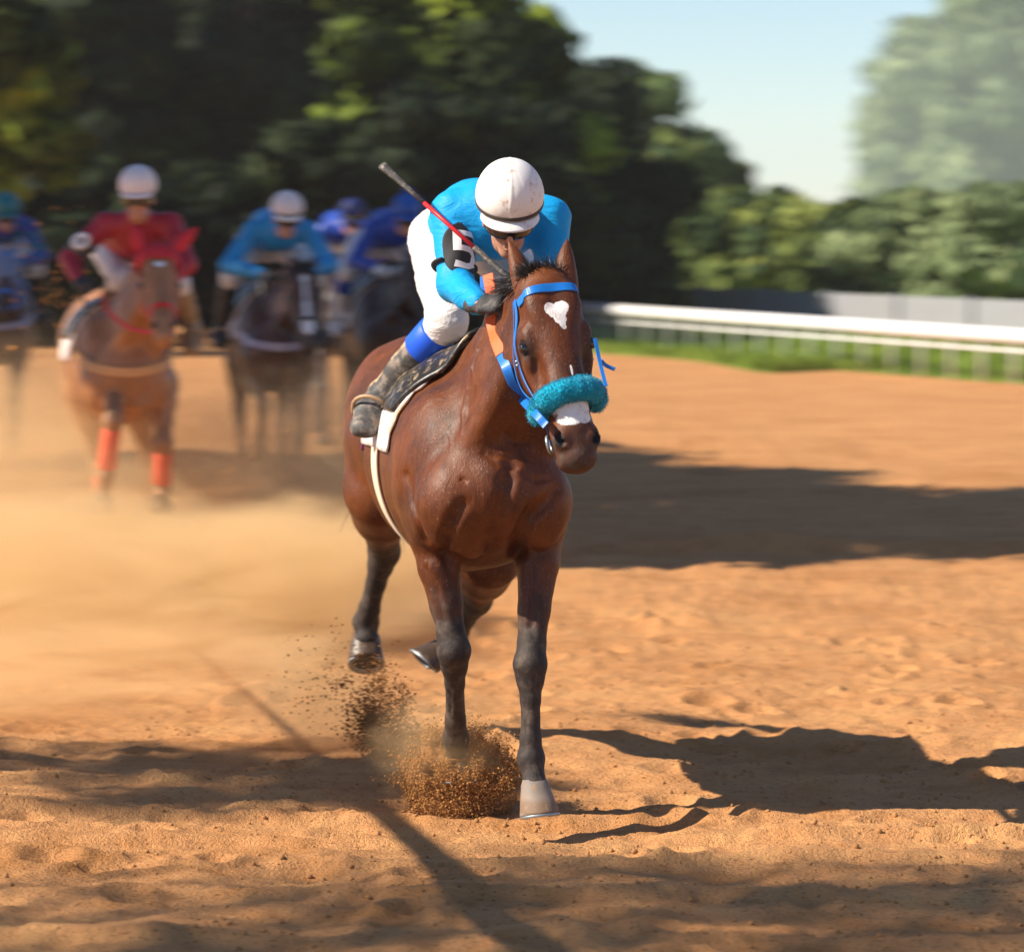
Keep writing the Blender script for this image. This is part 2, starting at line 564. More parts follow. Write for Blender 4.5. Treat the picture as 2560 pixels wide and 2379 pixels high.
M['bandage'] = plain('orange_red_bandage', (0.68, 0.11, 0.05), 0.8, .1, 30, .3)
M['blinker'] = plain('grey_blue_blinker', (0.18, 0.22, 0.34), 0.7)
# ------------------------------------------------------------------ track
def furrow(x, y):
    """harrow ridges running across the frame, with scalloped wandering crests"""
    h = 0
    for y0, amp, wd, sd_ in ((-2.0, .022, .10, 1), (-1.35, .03, .12, 2), (-.72, .026, .10, 3), (-.30, .032, .09, 4), (.18, .024, .08, 5), (.95, .02, .10, 6), (1.9, .02, .12, 7), (3.1, .02, .15, 8), (9.9, .075, .22, 9), (5.6, .02, .2, 10)):
        yy = y0 + .10 * vn2(x * 1.1 + sd_ * 7, sd_) + .05 * np.abs(vn2(x * 3.1 + sd_ * 3, sd_ + 5)) + .02 * vn2(x * 9, sd_)
        d = (y - yy) / wd
        prof = np.where(d < 0, np.exp(-(d * 2.2) ** 2), np.exp(-(d * .8) ** 2))
        h = h + 1.45 * amp * prof * (.65 + .8 * vn2(x * .8 + 3, sd_ + 20))
    return h

def ground_h(x, y):
    near = np.clip(1 - (y - 14) / 25, 0.0, 1)
    h = .055 * fbm2(x * .9 + 5, y * .55 + 3, 3) * near
    h = h + .028 * fbm2(x * 3.1, y * 2.2, 4, .55) * near
    h = h + furrow(x, y)
    cl = vn2(x * 11 + 40, y * 9) + .6 * vn2(x * 23, y * 19 + 8)
    h = h + .020 * np.clip(cl - .22, 0, 1) * near
    h = h + (.010 * vn2(x * 14 + 3, y * 12 + 50) + .007 * vn2(x * 27 + 9, y * 24) + .004 * vn2(x * 45, y * 45)) * near
    return h - .02 + prints(x, y)

_rp = np.random.default_rng(31)
PRINTS = [(_rp.uniform(-2.2, 2.2), -2.8 + 9 * _rp.random() ** 1.2, _rp.uniform(.05, .085), _rp.uniform(.015, .04)) for _ in range(150)]
def prints(x, y):
    h = 0
    x = np.asarray(x, float); y = np.asarray(y, float)
    if x.ndim < 2:
        for px, py, r, d in PRINTS:
            q = ((x - px) / r) ** 2 + ((y - py) / (r * 1.3)) ** 2
            h = h - d * np.exp(-q * 1.3) + d * .55 * np.exp(-((np.sqrt(q) - 1.5) / .4) ** 2)
        return h
    h = np.zeros(x.shape)
    xs_, ys_ = x[:, 0], y[0]
    for px, py, r, d in PRINTS:
        a = slice(*np.searchsorted(xs_, (px - 4 * r, px + 4 * r))); c = slice(*np.searchsorted(ys_, (py - 5 * r, py + 5 * r)))
        q = ((x[a, c] - px) / r) ** 2 + ((y[a, c] - py) / (r * 1.3)) ** 2
        q = q * (1 + .5 * vn2(x[a, c] * 18, y[a, c] * 18))
        h[a, c] += -d * np.exp(-q * 1.3) + d * .55 * np.exp(-((np.sqrt(np.abs(q)) - 1.5) / .4) ** 2)
    return h

xs = np.arange(-3.0, 3.0, .018)
g_, x_ = .018, 3.0; ext = []
while x_ < 1200: g_ *= 1.12; x_ += g_; ext.append(x_)
ext = np.array(ext); xs = np.concatenate([-ext[::-1], xs, ext])
ys = [-40, -20, -10, -6, -4.5, -4.0, -3.8]; y_ = -3.8
while y_ < 3.0: y_ += .016; ys.append(y_)
g_ = .016
while y_ < 1500: g_ *= 1.022; y_ += g_; ys.append(y_)
ys = np.array(ys)
GX, GY = np.meshgrid(xs, ys, indexing='ij')
GZ = ground_h(GX, GY)
nxg, nyg = GX.shape
ii = np.arange(nxg * nyg).reshape(nxg, nyg)
gf = np.stack([ii[:-1, :-1], ii[1:, :-1], ii[1:, 1:], ii[:-1, 1:]], -1).reshape(-1, 4)
m, nt, bs = new_mat('raked_sand')
b = NB(nt)
co = b.coord()
n1 = b.noise(co, .9, 4, .6); n2 = b.noise(co, 7, 5, .6); n3 = b.noise(co, 60, 3, .6)
strk = b.noise(b.coord(scale=(.25, 2.2, 1)), 1.3, 4, .6)
f = b.math('ADD', b.math('MULTIPLY', n1, .45), b.math('ADD', b.math('MULTIPLY', n2, .3), b.math('MULTIPLY', strk, .35)))
c = b.ramp(f, [(.38, (.42, .18, .055)), (.55, SAND), (.72, (.66, .35, .14))])
c = b.mix(b.step(n3, .30, .42), (.26, .115, .045), c)
wet = b.step(b.noise(co, 4.5, 5, .7), .60, .70)
c = b.mix(b.math('MULTIPLY', wet, .55), c, (.20, .095, .042))
b.link(c, bs.inputs['Base Color'])
bs.inputs['Roughness'].default_value = .95
bs.inputs['Specular IOR Level'].default_value = .15
hb = b.math('ADD', b.math('MULTIPLY', b.noise(co, 70, 3, .6), .8), b.math('ADD', b.math('MULTIPLY', b.noise(co, 210, 2, .6), .5), b.math('MULTIPLY', b.noise(co, 18, 3, .5), .6)))
b.link(b.bump(hb, .85, .020), bs.inputs['Normal'])
track = mesh_obj('track', np.stack([GX, GY, GZ], -1).reshape(-1, 3), gf, m)
tag(track, 'orange brown sand race track with raked ridges and hoof churned clods', 'ground', kind='structure')
M['sand'] = m

# clods lying on the sand
def clods(name, pts, sizes, mat, seed=1, sub=1):
    r = np.random.default_rng(seed)
    import bmesh as _bm
    bm = _bm.new(); _bm.ops.create_icosphere(bm, subdivisions=sub, radius=1.0)
    tv = np.array([v.co for v in bm.verts]); tf = np.array([[v.index for v in fc.verts] for fc in bm.faces]); bm.free()
    n = len(pts); k = len(tv)
    allv = np.zeros((n, k, 3))
    for i in range(n):
        j = 1 + .55 * vn3(tv * 1.6 + r.random(3) * 40)
        q = r.normal(0, 1, (3, 3)); q, _ = np.linalg.qr(q)
        allv[i] = (tv * j[:, None] * (sizes[i] * (.7 + .6 * r.random(3)))) @ q.T + pts[i]
    f = (tf[None] + (np.arange(n) * k)[:, None, None]).reshape(-1, 3)
    return mesh_obj(name, allv.reshape(-1, 3), f, mat, None, smooth=sub > 0)
M['clod'] = plain('sand_clod', (.40, .20, .08), .95, .35, 40, .6, .004, spec=.1)
M['clod_dark'] = plain('damp_clod', (.22, .10, .04), .95, .35, 40, .6, .004, spec=.1)
r_ = np.random.default_rng(5)
n = 9000
x = r_.uniform(-2.4, 2.4, n); y = -3 + 8.0 * r_.random(n) ** 1.3
cl = vn2(x * 1.6 + 9, y * 1.6) + .4 * r_.random(n) - .2
s_ = .0025 + .0085 * r_.random(n) ** 5
keep = cl > -.05
x, y, s_ = x[keep], y[keep], s_[keep]
o = clods('sand_clods', np.stack([x, y, ground_h(x, y) + s_ * .3], -1), s_, M['clod'], 3)
tag(o, 'small crumbs and clods of sand lying loose on the track', 'clods', kind='stuff')
# ------------------------------------------------------------------ grass, rails, trees
def strip_line(pxs):
    out = []
    for px, py in pxs:
        d = FPX * CAM_H / (py - HORIZON)
        out.append(((px - 512) * d / FPX, d + CAM_Y))
    return np.array(out)

m, nt, bs = new_mat('turf')
b = NB(nt); co = b.coord()
f = b.math('ADD', b.math('MULTIPLY', b.noise(co, .5, 4), .6), b.math('MULTIPLY', b.noise(co, 6, 4), .5))
b.link(b.ramp(f, [(.4, (.07, .13, .02)), (.55, (.17, .24, .035)), (.72, (.26, .30, .06))]), bs.inputs['Base Color'])
bs.inputs['Roughness'].default_value = .9; bs.inputs['Specular IOR Level'].default_value = .1
M['turf'] = m
edge = spline([(-40, 68), (-6, 55.5), (-.5, 43.6), (1.5, 40.2), (2.6, 37.8), (3.2, 34.6), (3.6, 34.4), (4.3, 35.0), (5.0, 33.6), (6.6, 30.4), (9, 26.5), (14, 18), (22, 4)], 120)
n, k = len(edge), 26
vv = np.zeros((n, k, 3))
for j in range(k):
    t = (j / (k - 1)) ** 2.2 * 900
    off = np.array([.42, .91]) * t
    vv[:, j, :2] = edge + off
vv[:, :, 2] = .03 + .03 * fbm2(vv[:, :, 0] * .7, vv[:, :, 1] * .7, 3) + .02
vv[:, 0, 2] = -.03
ii = np.arange(n * k).reshape(n, k)
o = mesh_obj('infield', vv.reshape(-1, 3), np.stack([ii[:-1, :-1], ii[1:, :-1], ii[1:, 1:], ii[:-1, 1:]], -1).reshape(-1, 4), m)
tag(o, 'mown green turf beyond the sand on the far side', 'grass', kind='structure')
yy_ = np.array([96, 130, 200, 320, 520, 800, 1300.0]); xx_ = np.concatenate([-np.geomspace(1150, 6, 14), np.geomspace(6, 1150, 14)])
gx_, gy_ = np.meshgrid(xx_, yy_, indexing='ij'); gz_ = np.full(gx_.shape, .012)
ii = np.arange(gx_.size).reshape(gx_.shape)
o = mesh_obj('meadow', np.stack([gx_, gy_, gz_], -1).reshape(-1, 3), np.stack([ii[:-1, :-1], ii[1:, :-1], ii[1:, 1:], ii[:-1, 1:]], -1).reshape(-1, 4), m)
tag(o, 'green meadow behind the trees', 'grass', kind='structure')
r_ = np.random.default_rng(8)
nb = 9000
ui = r_.integers(0, n - 1, nb); tt = r_.random(nb)
P0 = edge[ui] * (1 - tt)[:, None] + edge[ui + 1] * tt[:, None] + np.array([.42, .91]) * (r_.random(nb) ** 1.5 * 9)[:, None]
hh = .06 + .10 * r_.random(nb); an = r_.random(nb) * 6.28; wv = .012 + .02 * r_.random(nb)
le = r_.normal(0, .05, (nb, 2))
gv = np.zeros((nb, 3, 3))
gv[:, 0, :2] = P0 + np.stack([np.cos(an), np.sin(an)], 1) * wv[:, None]; gv[:, 1, :2] = P0 - np.stack([np.cos(an), np.sin(an)], 1) * wv[:, None]
gv[:, 2, :2] = P0 + le; gv[:, :2, 2] = .02; gv[:, 2, 2] = .05 + hh
o = mesh_obj('grass', gv.reshape(-1, 3), np.arange(nb * 3).reshape(-1, 3), M['turf'], None, smooth=False)
tag(o, 'uneven tufts of bright green grass along the edge of the sand', 'grass', kind='stuff')

# white running rail
M['rail_white'] = plain('rail_white', (.80, .79, .78), .35, .04, 8, .1)
M['fence_grey'] = plain('fence_grey', (.30, .30, .33), .6, .15, 3, .1)
A, B_ = V(.2, 46.2, 0), V(6.35, 30.3, 0)
dr = nrm(B_ - A)
A2, B2 = A - dr * 7, B_ + dr * 9
rl = empty('running_rail', lerp(A2, B2, .5)); tag(rl, 'low white running rail on slim posts along the grass edge', 'rail')
o_ = np.array(rl.location)
mb = MB(); mb.tube([A2 - o_ + V(0, 0, .58), B2 - o_ + V(0, 0, .58)], .095, 14, flat=(1, 1.0)); mb.build('top_rail', M['rail_white'], rl)
mb = MB(); mb.tube([A2 - o_ + V(0, 0, .40), B2 - o_ + V(0, 0, .40)], .020, 8); mb.build('lower_rail', M['rail_white'], rl)
Ln = np.linalg.norm(B2 - A2); npst = int(Ln / .8)
for i in range(npst + 1):
    p = lerp(A2, B2, i / npst) - o_
    mb = MB(); mb.tube([p + V(0, 0, -.05), p + V(0, 0, .45), p + V(0, 0, .56)], [.024, .022, .028], 8); mb.build('post', M['rail_white'], rl)
# grey fence further out
A3, B3 = A2 + V(2.0, 8.0, 0), B2 + V(4.5, 8.0, 0)
gf_ = empty('fence', lerp(A3, B3, .5)); tag(gf_, 'long low grey board fence beyond the white rail', 'fence')
o_ = np.array(gf_.location); Ln = np.linalg.norm(B3 - A3); dq = nrm(B3 - A3); ang = math.atan2(dq[1], dq[0])
rot = np.array(Matrix.Rotation(ang, 3, 'Z'))
mb = MB(); mb.box(lerp(A3, B3, .5) - o_ + V(0, 0, .46), (Ln, .05, .52), rot); mb.build('board_panel', M['fence_grey'], gf_, smooth=False)
for i in range(16):
    p = lerp(A3, B3, i / 15) - o_ + V(dq[1], -dq[0], 0) * .06
    mb = MB(); mb.box(p + V(0, 0, .36), (.09, .07, .80), rot); mb.build('post', M['fence_grey'], gf_, smooth=False)

# trees -----------------------------------------------------------
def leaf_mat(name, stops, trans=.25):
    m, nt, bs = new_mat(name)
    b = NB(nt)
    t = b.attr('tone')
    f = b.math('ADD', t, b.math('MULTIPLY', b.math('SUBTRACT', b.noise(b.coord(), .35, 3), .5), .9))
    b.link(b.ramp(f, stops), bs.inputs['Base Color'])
    bs.inputs['Roughness'].default_value = .65; bs.inputs['Specular IOR Level'].default_value = .12
    return m
M['leaf_dark'] = leaf_mat('leaves_shade_green', [(.25, (.006, .012, .005)), (.62, (.014, .027, .007)), (.84, (.05, .075, .010)), (.97, (.17, .19, .018))])  # backlit darkness of the tree row put into the leaf colour
M['leaf_sun'] = leaf_mat('leaves_sunlit_yellow', [(.15, (.010, .02, .006)), (.48, (.04, .06, .010)), (.70, (.13, .18, .018)), (.95, (.26, .33, .03))])  # sunlit look of the crowns put into the leaf colour
M['leaf_mid'] = leaf_mat('leaves_mid_green', [(.2, (.045, .075, .03)), (.55, (.11, .155, .045)), (.85, (.25, .28, .06))])
M['leaf_black'] = leaf_mat('leaves_shade_black', [(.2, (.006, .012, .005)), (.7, (.014, .025, .008)), (.95, (.035, .05, .012))])  # understorey shade put into a near-black leaf colour
M['leaf_hazed'] = leaf_mat('leaves_haze_tint', [(.2, (.11, .15, .07)), (.55, (.19, .25, .11)), (.9, (.29, .34, .16))])  # haze paleness put into the leaf colour, on top of the haze box
M['bark'] = plain('bark', (.10, .07, .045), .9, .3, 6, .6, .03)

def tree(name, label, cat, group, base, height, width, mat, seed, leaves=5000, leaf=.32, low=.06, lobes=26, trunk_r=None, core=True):
    r = np.random.default_rng(seed)
    base = np.asarray(base, float)
    root = empty(name, base); tag(root, label, cat, group)
    top = height; bot = height * low
    L = []
    for i in range(lobes):
        z = bot + (top - bot) * (.08 + .86 * r.random())
        t = (z - bot) / (top - bot)
        prof = math.sqrt(max(.05, 1 - (2 * t - .85) ** 2 / 1.5)) * width / 2
        a = r.random() * 6.283; q = prof * math.sqrt(r.random()) * .85
        rr = min(width, top - bot) * (.13 + .10 * r.random())
        L.append((V(math.cos(a) * q, math.sin(a) * q, min(z, top - rr * .8)), rr, r.random()))
    L.append((V(0, 0, bot + (top - bot) * .5), min(width, top - bot) * .30, .3))
    mb = MB()
    tr = trunk_r or max(.08, height * .022)
    lean = r.normal(0, .03 * height, 2)
    tp = [V(0, 0, -.3), V(lean[0] * .2, lean[1] * .2, height * .2), V(lean[0] * .6, lean[1] * .6, height * .5), V(lean[0], lean[1], height * .85)]
    mb.tube(tp, [tr * 1.3, tr, tr * .7, tr * .2], 10)
    for c, rr, _ in L[:10]:
        s0 = lerp(tp[1], tp[2], r.random())
        mb.tube([s0, lerp(s0, c, .5) + V(0, 0, -.04 * height), c], [tr * .45, tr * .3, tr * .1], 6)
    mb.build('trunk', M['bark'], root)
    verts = []; tones = []; faces = []
    w = np.array([q[1] ** 2 for q in L]); w /= w.sum()
    pick = r.choice(len(L), leaves, p=w)
    C = np.array([q[0] for q in L])[pick]; Rr = np.array([q[1] for q in L])[pick]; T = np.array([q[2] for q in L])[pick]
    d = r.normal(0, 1, (leaves, 3)); d /= np.linalg.norm(d, axis=1, keepdims=True)
    rad_ = Rr * (.72 + .42 * r.random(leaves) ** .7)
    wob = 1 + .7 * vn3((C + d * Rr[:, None]) * (1.6 / max(1, height / 8)) + seed)
    P = C + d * (rad_ * wob)[:, None] * np.array([1, 1, .85])
    nn = d + r.normal(0, .55, (leaves, 3)); nn /= np.linalg.norm(nn, axis=1, keepdims=True)
    u = np.cross(nn, r.normal(0, 1, (leaves, 3))); u /= np.linalg.norm(u, axis=1, keepdims=True)
    v = np.cross(nn, u)
    sz = leaf * (.5 + .9 * r.random(leaves))
    q = np.stack([P - u * sz[:, None] * .5, P - v * sz[:, None] * .28, P + u * sz[:, None] * .5 + nn * sz[:, None] * .1, P + v * sz[:, None] * .28], 1).reshape(-1, 3)
    tone = np.repeat(np.clip(.15 + .62 * T + .22 * r.random(leaves), 0, 1), 4)
    F4 = np.arange(leaves * 4).reshape(-1, 4)
    if core:
        th = np.linspace(0, 2 * math.pi, 9)[:-1]; ph = np.linspace(.02, math.pi - .02, 6)
        n0 = len(q); ev = []; ef = []; et = []
        for c, rr, t_ in L:
            b0 = n0 + len(ev)
            for p_ in ph:
                for a in th:
                    k_ = rr * (.68 + .3 * r.random())
                    ev.append(c + k_ * V(math.sin(p_) * math.cos(a), math.sin(p_) * math.sin(a), math.cos(p_) * .85)); et.append(.2)
            for i in range(5):
                for j in range(8):
                    ef.append((b0 + i * 8 + j, b0 + i * 8 + (j + 1) % 8, b0 + (i + 1) * 8 + (j + 1) % 8, b0 + (i + 1) * 8 + j))
        q = np.vstack([q, np.array(ev)]); F4 = np.vstack([F4, np.array(ef)]); tone = np.concatenate([tone, np.array(et)])
    o = mesh_obj('crown', q, F4, mat, root, smooth=False)
    attr(o, 'tone', tone)
    return root

def at_px(px, depth): return V((px - 512) * depth / FPX, depth + CAM_Y, 0)
TG = 'trees lining the left of the track'
HG = 'bushes beyond the rails'
rowL = [  # px, top row, depth, width px, kind, label
    (-20, -150, 52, 150, 'leaf_sun', 'broad tree with sunlit yellow tinted into its leaves, cut off by the left edge of the picture'),
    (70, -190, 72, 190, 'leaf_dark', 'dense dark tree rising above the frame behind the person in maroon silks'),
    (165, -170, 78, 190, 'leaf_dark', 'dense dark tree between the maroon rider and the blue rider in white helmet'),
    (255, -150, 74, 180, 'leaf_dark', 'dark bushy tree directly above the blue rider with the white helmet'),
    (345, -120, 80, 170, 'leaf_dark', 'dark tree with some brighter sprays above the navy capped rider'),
    (425, -60, 60, 175, 'leaf_sun', 'tree with sunlit yellow green tinted into its leaves behind the upright riding whip'),
    (505, 10, 63, 165, 'leaf_sun', 'tree with sunlit yellow green tinted into its crown, rising behind the white helmet of the leading rider'),
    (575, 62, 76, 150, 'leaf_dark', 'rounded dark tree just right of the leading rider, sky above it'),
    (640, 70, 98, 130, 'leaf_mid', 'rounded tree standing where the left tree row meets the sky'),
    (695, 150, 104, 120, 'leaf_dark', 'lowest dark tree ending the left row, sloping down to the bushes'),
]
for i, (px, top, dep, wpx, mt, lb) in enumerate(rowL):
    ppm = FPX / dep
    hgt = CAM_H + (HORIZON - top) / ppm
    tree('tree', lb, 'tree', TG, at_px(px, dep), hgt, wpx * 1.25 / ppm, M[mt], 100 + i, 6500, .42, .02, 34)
# understorey filling the foot of the row
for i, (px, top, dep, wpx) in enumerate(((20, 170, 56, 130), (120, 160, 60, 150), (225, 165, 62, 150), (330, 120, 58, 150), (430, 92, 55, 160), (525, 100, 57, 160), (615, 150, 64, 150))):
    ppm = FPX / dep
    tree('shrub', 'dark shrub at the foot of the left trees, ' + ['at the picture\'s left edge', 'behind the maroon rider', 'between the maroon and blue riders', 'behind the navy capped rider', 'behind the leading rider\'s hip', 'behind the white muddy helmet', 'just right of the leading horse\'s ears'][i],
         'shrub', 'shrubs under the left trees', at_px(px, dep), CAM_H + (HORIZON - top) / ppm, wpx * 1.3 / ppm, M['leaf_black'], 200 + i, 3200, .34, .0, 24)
for i, (px, top, dep, wpx, lb) in enumerate(((725, 190, 71, 120, 'bush with dark and yellow patches beside the end of the left tree row'), (790, 203, 69, 110, 'low rounded green bush left of the gap of open sky'),
        (850, 206, 67, 110, 'low green bush under the gap of open sky'), (915, 190, 65, 120, 'green bush with haze tinted into its leaves in front of the tall pale trees'), (985, 185, 63, 130, 'pale bush with haze tinted into its leaves at the right edge above the white rail'),
        (660, 215, 72, 120, 'low dark bush right of the leading horse\'s ears beyond the grey fence'))):
    ppm = FPX / dep
    tree('bush', lb, 'bush', HG, at_px(px, dep), CAM_H + (HORIZON - top) / ppm, wpx * 1.45 / ppm, M['leaf_hazed' if px > 880 else 'leaf_mid'], 300 + i, 4200, .30, .0, 30)
for i, (px, top, dep, wpx, lb) in enumerate(((935, 15, 1050, 120, 'tall pale tree fading into haze, nearest to the open sky'), (1005, -40, 980, 150, 'tallest pale hazy tree, cut off by the right edge'), (905, 95, 1100, 80, 'smaller faded tree at the left foot of the pale trees'))):
    ppm = FPX / dep
    tree('tree', lb, 'tree', 'pale trees fading in the haze', at_px(px, dep), CAM_H + (HORIZON - top) / ppm, wpx * 1.25 / ppm, M['leaf_hazed'], 400 + i, 7000, 4.6, .02, 40)
# unseen trees added on the sunny side to throw shade on the sand
SG = 'unseen trees added to shade the sand'
SHX = math.cos(rad(SUN_AZ)) / math.tan(rad(SUN_EL)); SHY = math.sin(rad(SUN_AZ)) / math.tan(rad(SUN_EL))
def off(x, y, z):     # crown centre whose shade falls on (x,y)
    return V(x - SHX * z, y - SHY * z, 0)
def shade_tree(x, y, z, wd, ht, seed, lb, mat='leaf_dark', leaves=3000, leaf=.16, core=True):
    p = off(x, y, z)
    return tree('tree', lb, 'tree', SG, p, z + ht / 2, wd, M[mat], seed, leaves, leaf, (z - ht / 2) / (z + ht / 2), 26, .09, core)
shade_tree(-.1, -2.0, 13.0, 4.2, 3.0, 501, 'unseen airy tree added to half shade the sand nearest the camera', leaves=1700, leaf=.15, core=False)
shade_tree(1.3, -1.7, 14.0, 3.4, 2.6, 506, 'unseen tree with a thin crown added to shade the right foreground', leaves=1150, leaf=.15, core=False)
shade_tree(-1.3, 1.35, 9.0, 2.6, 1.5, 502, 'unseen small round tree added to shade the sand left of the leading horse', leaves=2600, leaf=.14, core=False)
shade_tree(1.6, 12.0, 7.5, 7.5, 5.0, 504, 'unseen tree with a wide crown added to shade the track behind the leading horse', leaves=6000, leaf=.3)
shade_tree(-1.5, 16.0, 8.0, 6.5, 5.0, 505, 'unseen tree with a rounded crown added to shade the sand further down the track', leaves=5000, leaf=.3)
# unseen boom, added and bent to cast a curved shadow across the sand
shp = [(248, 692), (290, 731), (330, 768), (392, 820), (445, 868), (485, 911), (540, 951), (620, 1000)]
G2 = strip_line(shp); zz = np.linspace(2.75, 2.5, len(G2))
jp = [V(x - SHX * z, y - SHY * z, z) for (x, y), z in zip(G2, zz)]
jb = empty('shadow_boom', (jp[-1][0], jp[-1][1], 0)); tag(jb, 'unseen tapering boom on three legs, added to cast a curved shadow on the sand', 'shadow caster')
o_ = np.array(jb.location)
M['boom'] = plain('boom_grey', (.12, .12, .125), .4, .2, 20, .1, metal=.4)
mb = MB(); mb.tube(spline([p - o_ for p in jp], 40), [.004 + .062 * (i / 39) ** .7 for i in range(40)], 10); mb.build('arm', M['boom'], jb)
mb = MB(); mb.tube([V(0, 0, .9), V(0, 0, 2.55)], .05, 10); mb.build('column', M['boom'], jb)
for a in (0, 2.1, 4.2):
    mb = MB(); mb.tube([V(0, 0, 1.1), V(.6 * math.cos(a), .6 * math.sin(a), 0)], [.035, .03], 8); mb.build('leg', M['boom'], jb)
# ------------------------------------------------------------------ horses
def coat_mat(name, base, dark, points=(0.028, 0.020, 0.018), whites=(), dusty=0.5, rough=0.36, spec=0.5):
    m, nt, bs = new_mat(name)
    b = NB(nt)
    co = b.coord()
    n1 = b.noise(co, 5, 4, 0.6)
    n2 = b.noise(b.coord(scale=(9, 9, 1.6)), 5, 5, 0.7, 0.9)
    f = b.math('ADD', b.math('MULTIPLY', n1, 0.6), b.math('MULTIPLY', n2, 0.5), clamp=True)
    c = b.mix(b.step(f, 0.38, 0.72), dark, base)
    c = b.mix(b.math('MULTIPLY', b.step(b.noise(co, 2.6, 3, .5), .5, .72), .55), c, tuple(min(1, x * q) for x, q in zip(base, (1.35, 1.5, 1.6))))
    fl = b.step(b.noise(co, 120, 2, .5), .65, .70)
    c = b.mix(b.math('MULTIPLY', fl, .5), c, (.34, .20, .11))
    fine = b.noise(co, 160, 2)
    c = b.mix(b.math('MULTIPLY', fine, 0.35), c, tuple(x * 0.45 for x in dark))
    dk = b.attr('points')
    pn = b.noise(co, 18, 5, 0.7)
    dust = b.step(pn, 0.42, 0.75)
    pcol = b.mix(b.math('MULTIPLY', dust, dusty), points, (0.19, 0.14, 0.105))
    edge = b.step(b.math('ADD', dk, b.math('MULTIPLY', b.math('SUBTRACT', pn, 0.5), 1.1)), 0.15, 0.95)
    c = b.mix(edge, c, pcol)
    c = b.mix(b.attr('recess_shade'), c, (0.006, 0.004, 0.004))
    if whites:
        l, s_ = b.attr('hl'), b.attr('hs')
        jit = b.math('MULTIPLY', b.math('SUBTRACT', b.noise(co, 70, 4, 0.7), 0.5), 0.9)
        wm = None
        for (wl, ws, rl, rs) in whites:
            d = b.math('ADD', b.math('POWER', b.math('ABSOLUTE', b.math('DIVIDE', b.math('SUBTRACT', l, wl), rl)), 2.0),
                       b.math('POWER', b.math('ABSOLUTE', b.math('DIVIDE', b.math('SUBTRACT', s_, ws), rs)), 2.0))
            q = b.math('SUBTRACT', 1.0, b.step(b.math('ADD', d, jit), 0.8, 1.1))
            wm = q if wm is None else b.math('MAXIMUM', wm, q)
        wm = b.math('MULTIPLY', wm, b.attr('front'))
        c = b.mix(wm, c, b.mix(b.step(b.noise(co, 45, 4), 0.5, 0.75), (0.86, 0.83, 0.82), (0.62, 0.52, 0.45)))
    b.link(c, bs.inputs['Base Color'])
    r = b.math('ADD', b.math('MULTIPLY', b.noise(co, 18, 5, 0.75), 0.42), rough - 0.21)
    r = b.math('ADD', r, b.math('MULTIPLY', edge, 0.18))
    b.link(r, bs.inputs['Roughness'])
    bs.inputs['Specular IOR Level'].default_value = spec
    bs.inputs['Sheen Weight'].default_value = 0.0
    hb = b.noise(b.coord(scale=(1, 1, 0.25)), 230, 3, 0.6)
    mb_ = b.noise(b.coord(scale=(1, 1, 0.4)), 26, 4, 0.6, 0.8)
    nrm_ = b.bump(mb_, 0.20, 0.012)
    b.link(b.bump(hb, 0.45, 0.004, nrm_), bs.inputs['Normal'])
    return m

class HeadFrame:
    def __init__(s, poll, muzzle, side, length=0.69, wide=1.0):
        s.wd = wide
        s.O = np.asarray(poll, float)
        s.L = nrm(np.asarray(muzzle, float) - s.O)
        sd_ = np.asarray(side, float)
        s.S = nrm(sd_ - s.L * sd_.dot(s.L))
        s.N = np.cross(s.L, s.S)
        s.k = np.linalg.norm(np.asarray(muzzle, float) - s.O) / length
        s.rot = np.array([s.L, s.S, s.N])
    def __call__(s, l, sd_, n):
        return s.O + s.k * (s.L * l + s.S * sd_ * s.wd + s.N * n)
    def inv(s, p):
        return ((np.asarray(p) - s.O) @ s.rot.T) / s.k / np.array([1, s.wd, 1])

def foreleg(E, K, Fk, C, k=1.0):
    return [(E, .082, .105), (lerp(E, K, .3), .070, .085), (lerp(E, K, .62), .053, .062), (lerp(E, K, .86), .046, .050), (K, .055, .056),
            (lerp(K, Fk, .16), .044, .045), (lerp(K, Fk, .36), .032, .037), (lerp(K, Fk, .78), .033, .038), (Fk, .044, .046), (lerp(Fk, C, .55), .034, .036), (C, .046, .046)], k

def hindleg(S, Hk, Fk, C, k=1.0):
    return [(S, .125, .155), (lerp(S, Hk, .35), .100, .125), (lerp(S, Hk, .72), .060, .078), (Hk, .056, .068), (lerp(Hk, Fk, .2), .044, .05),
            (lerp(Hk, Fk, .45), .035, .041), (lerp(Hk, Fk, .8), .036, .042), (Fk, .046, .049), (lerp(Fk, C, .55), .036, .038), (C, .047, .047)], k

CANON_TORSO = [(0, 0.02, 1.13, .19, .21), (0, .2, 1.16, .255, .31), (0, .5, 1.17, .275, .37), (0, .9, 1.18, .285, .35), (0, 1.2, 1.23, .265, .31),
               (0, 1.5, 1.26, .265, .29), (0, 1.72, 1.22, .19, .23)]

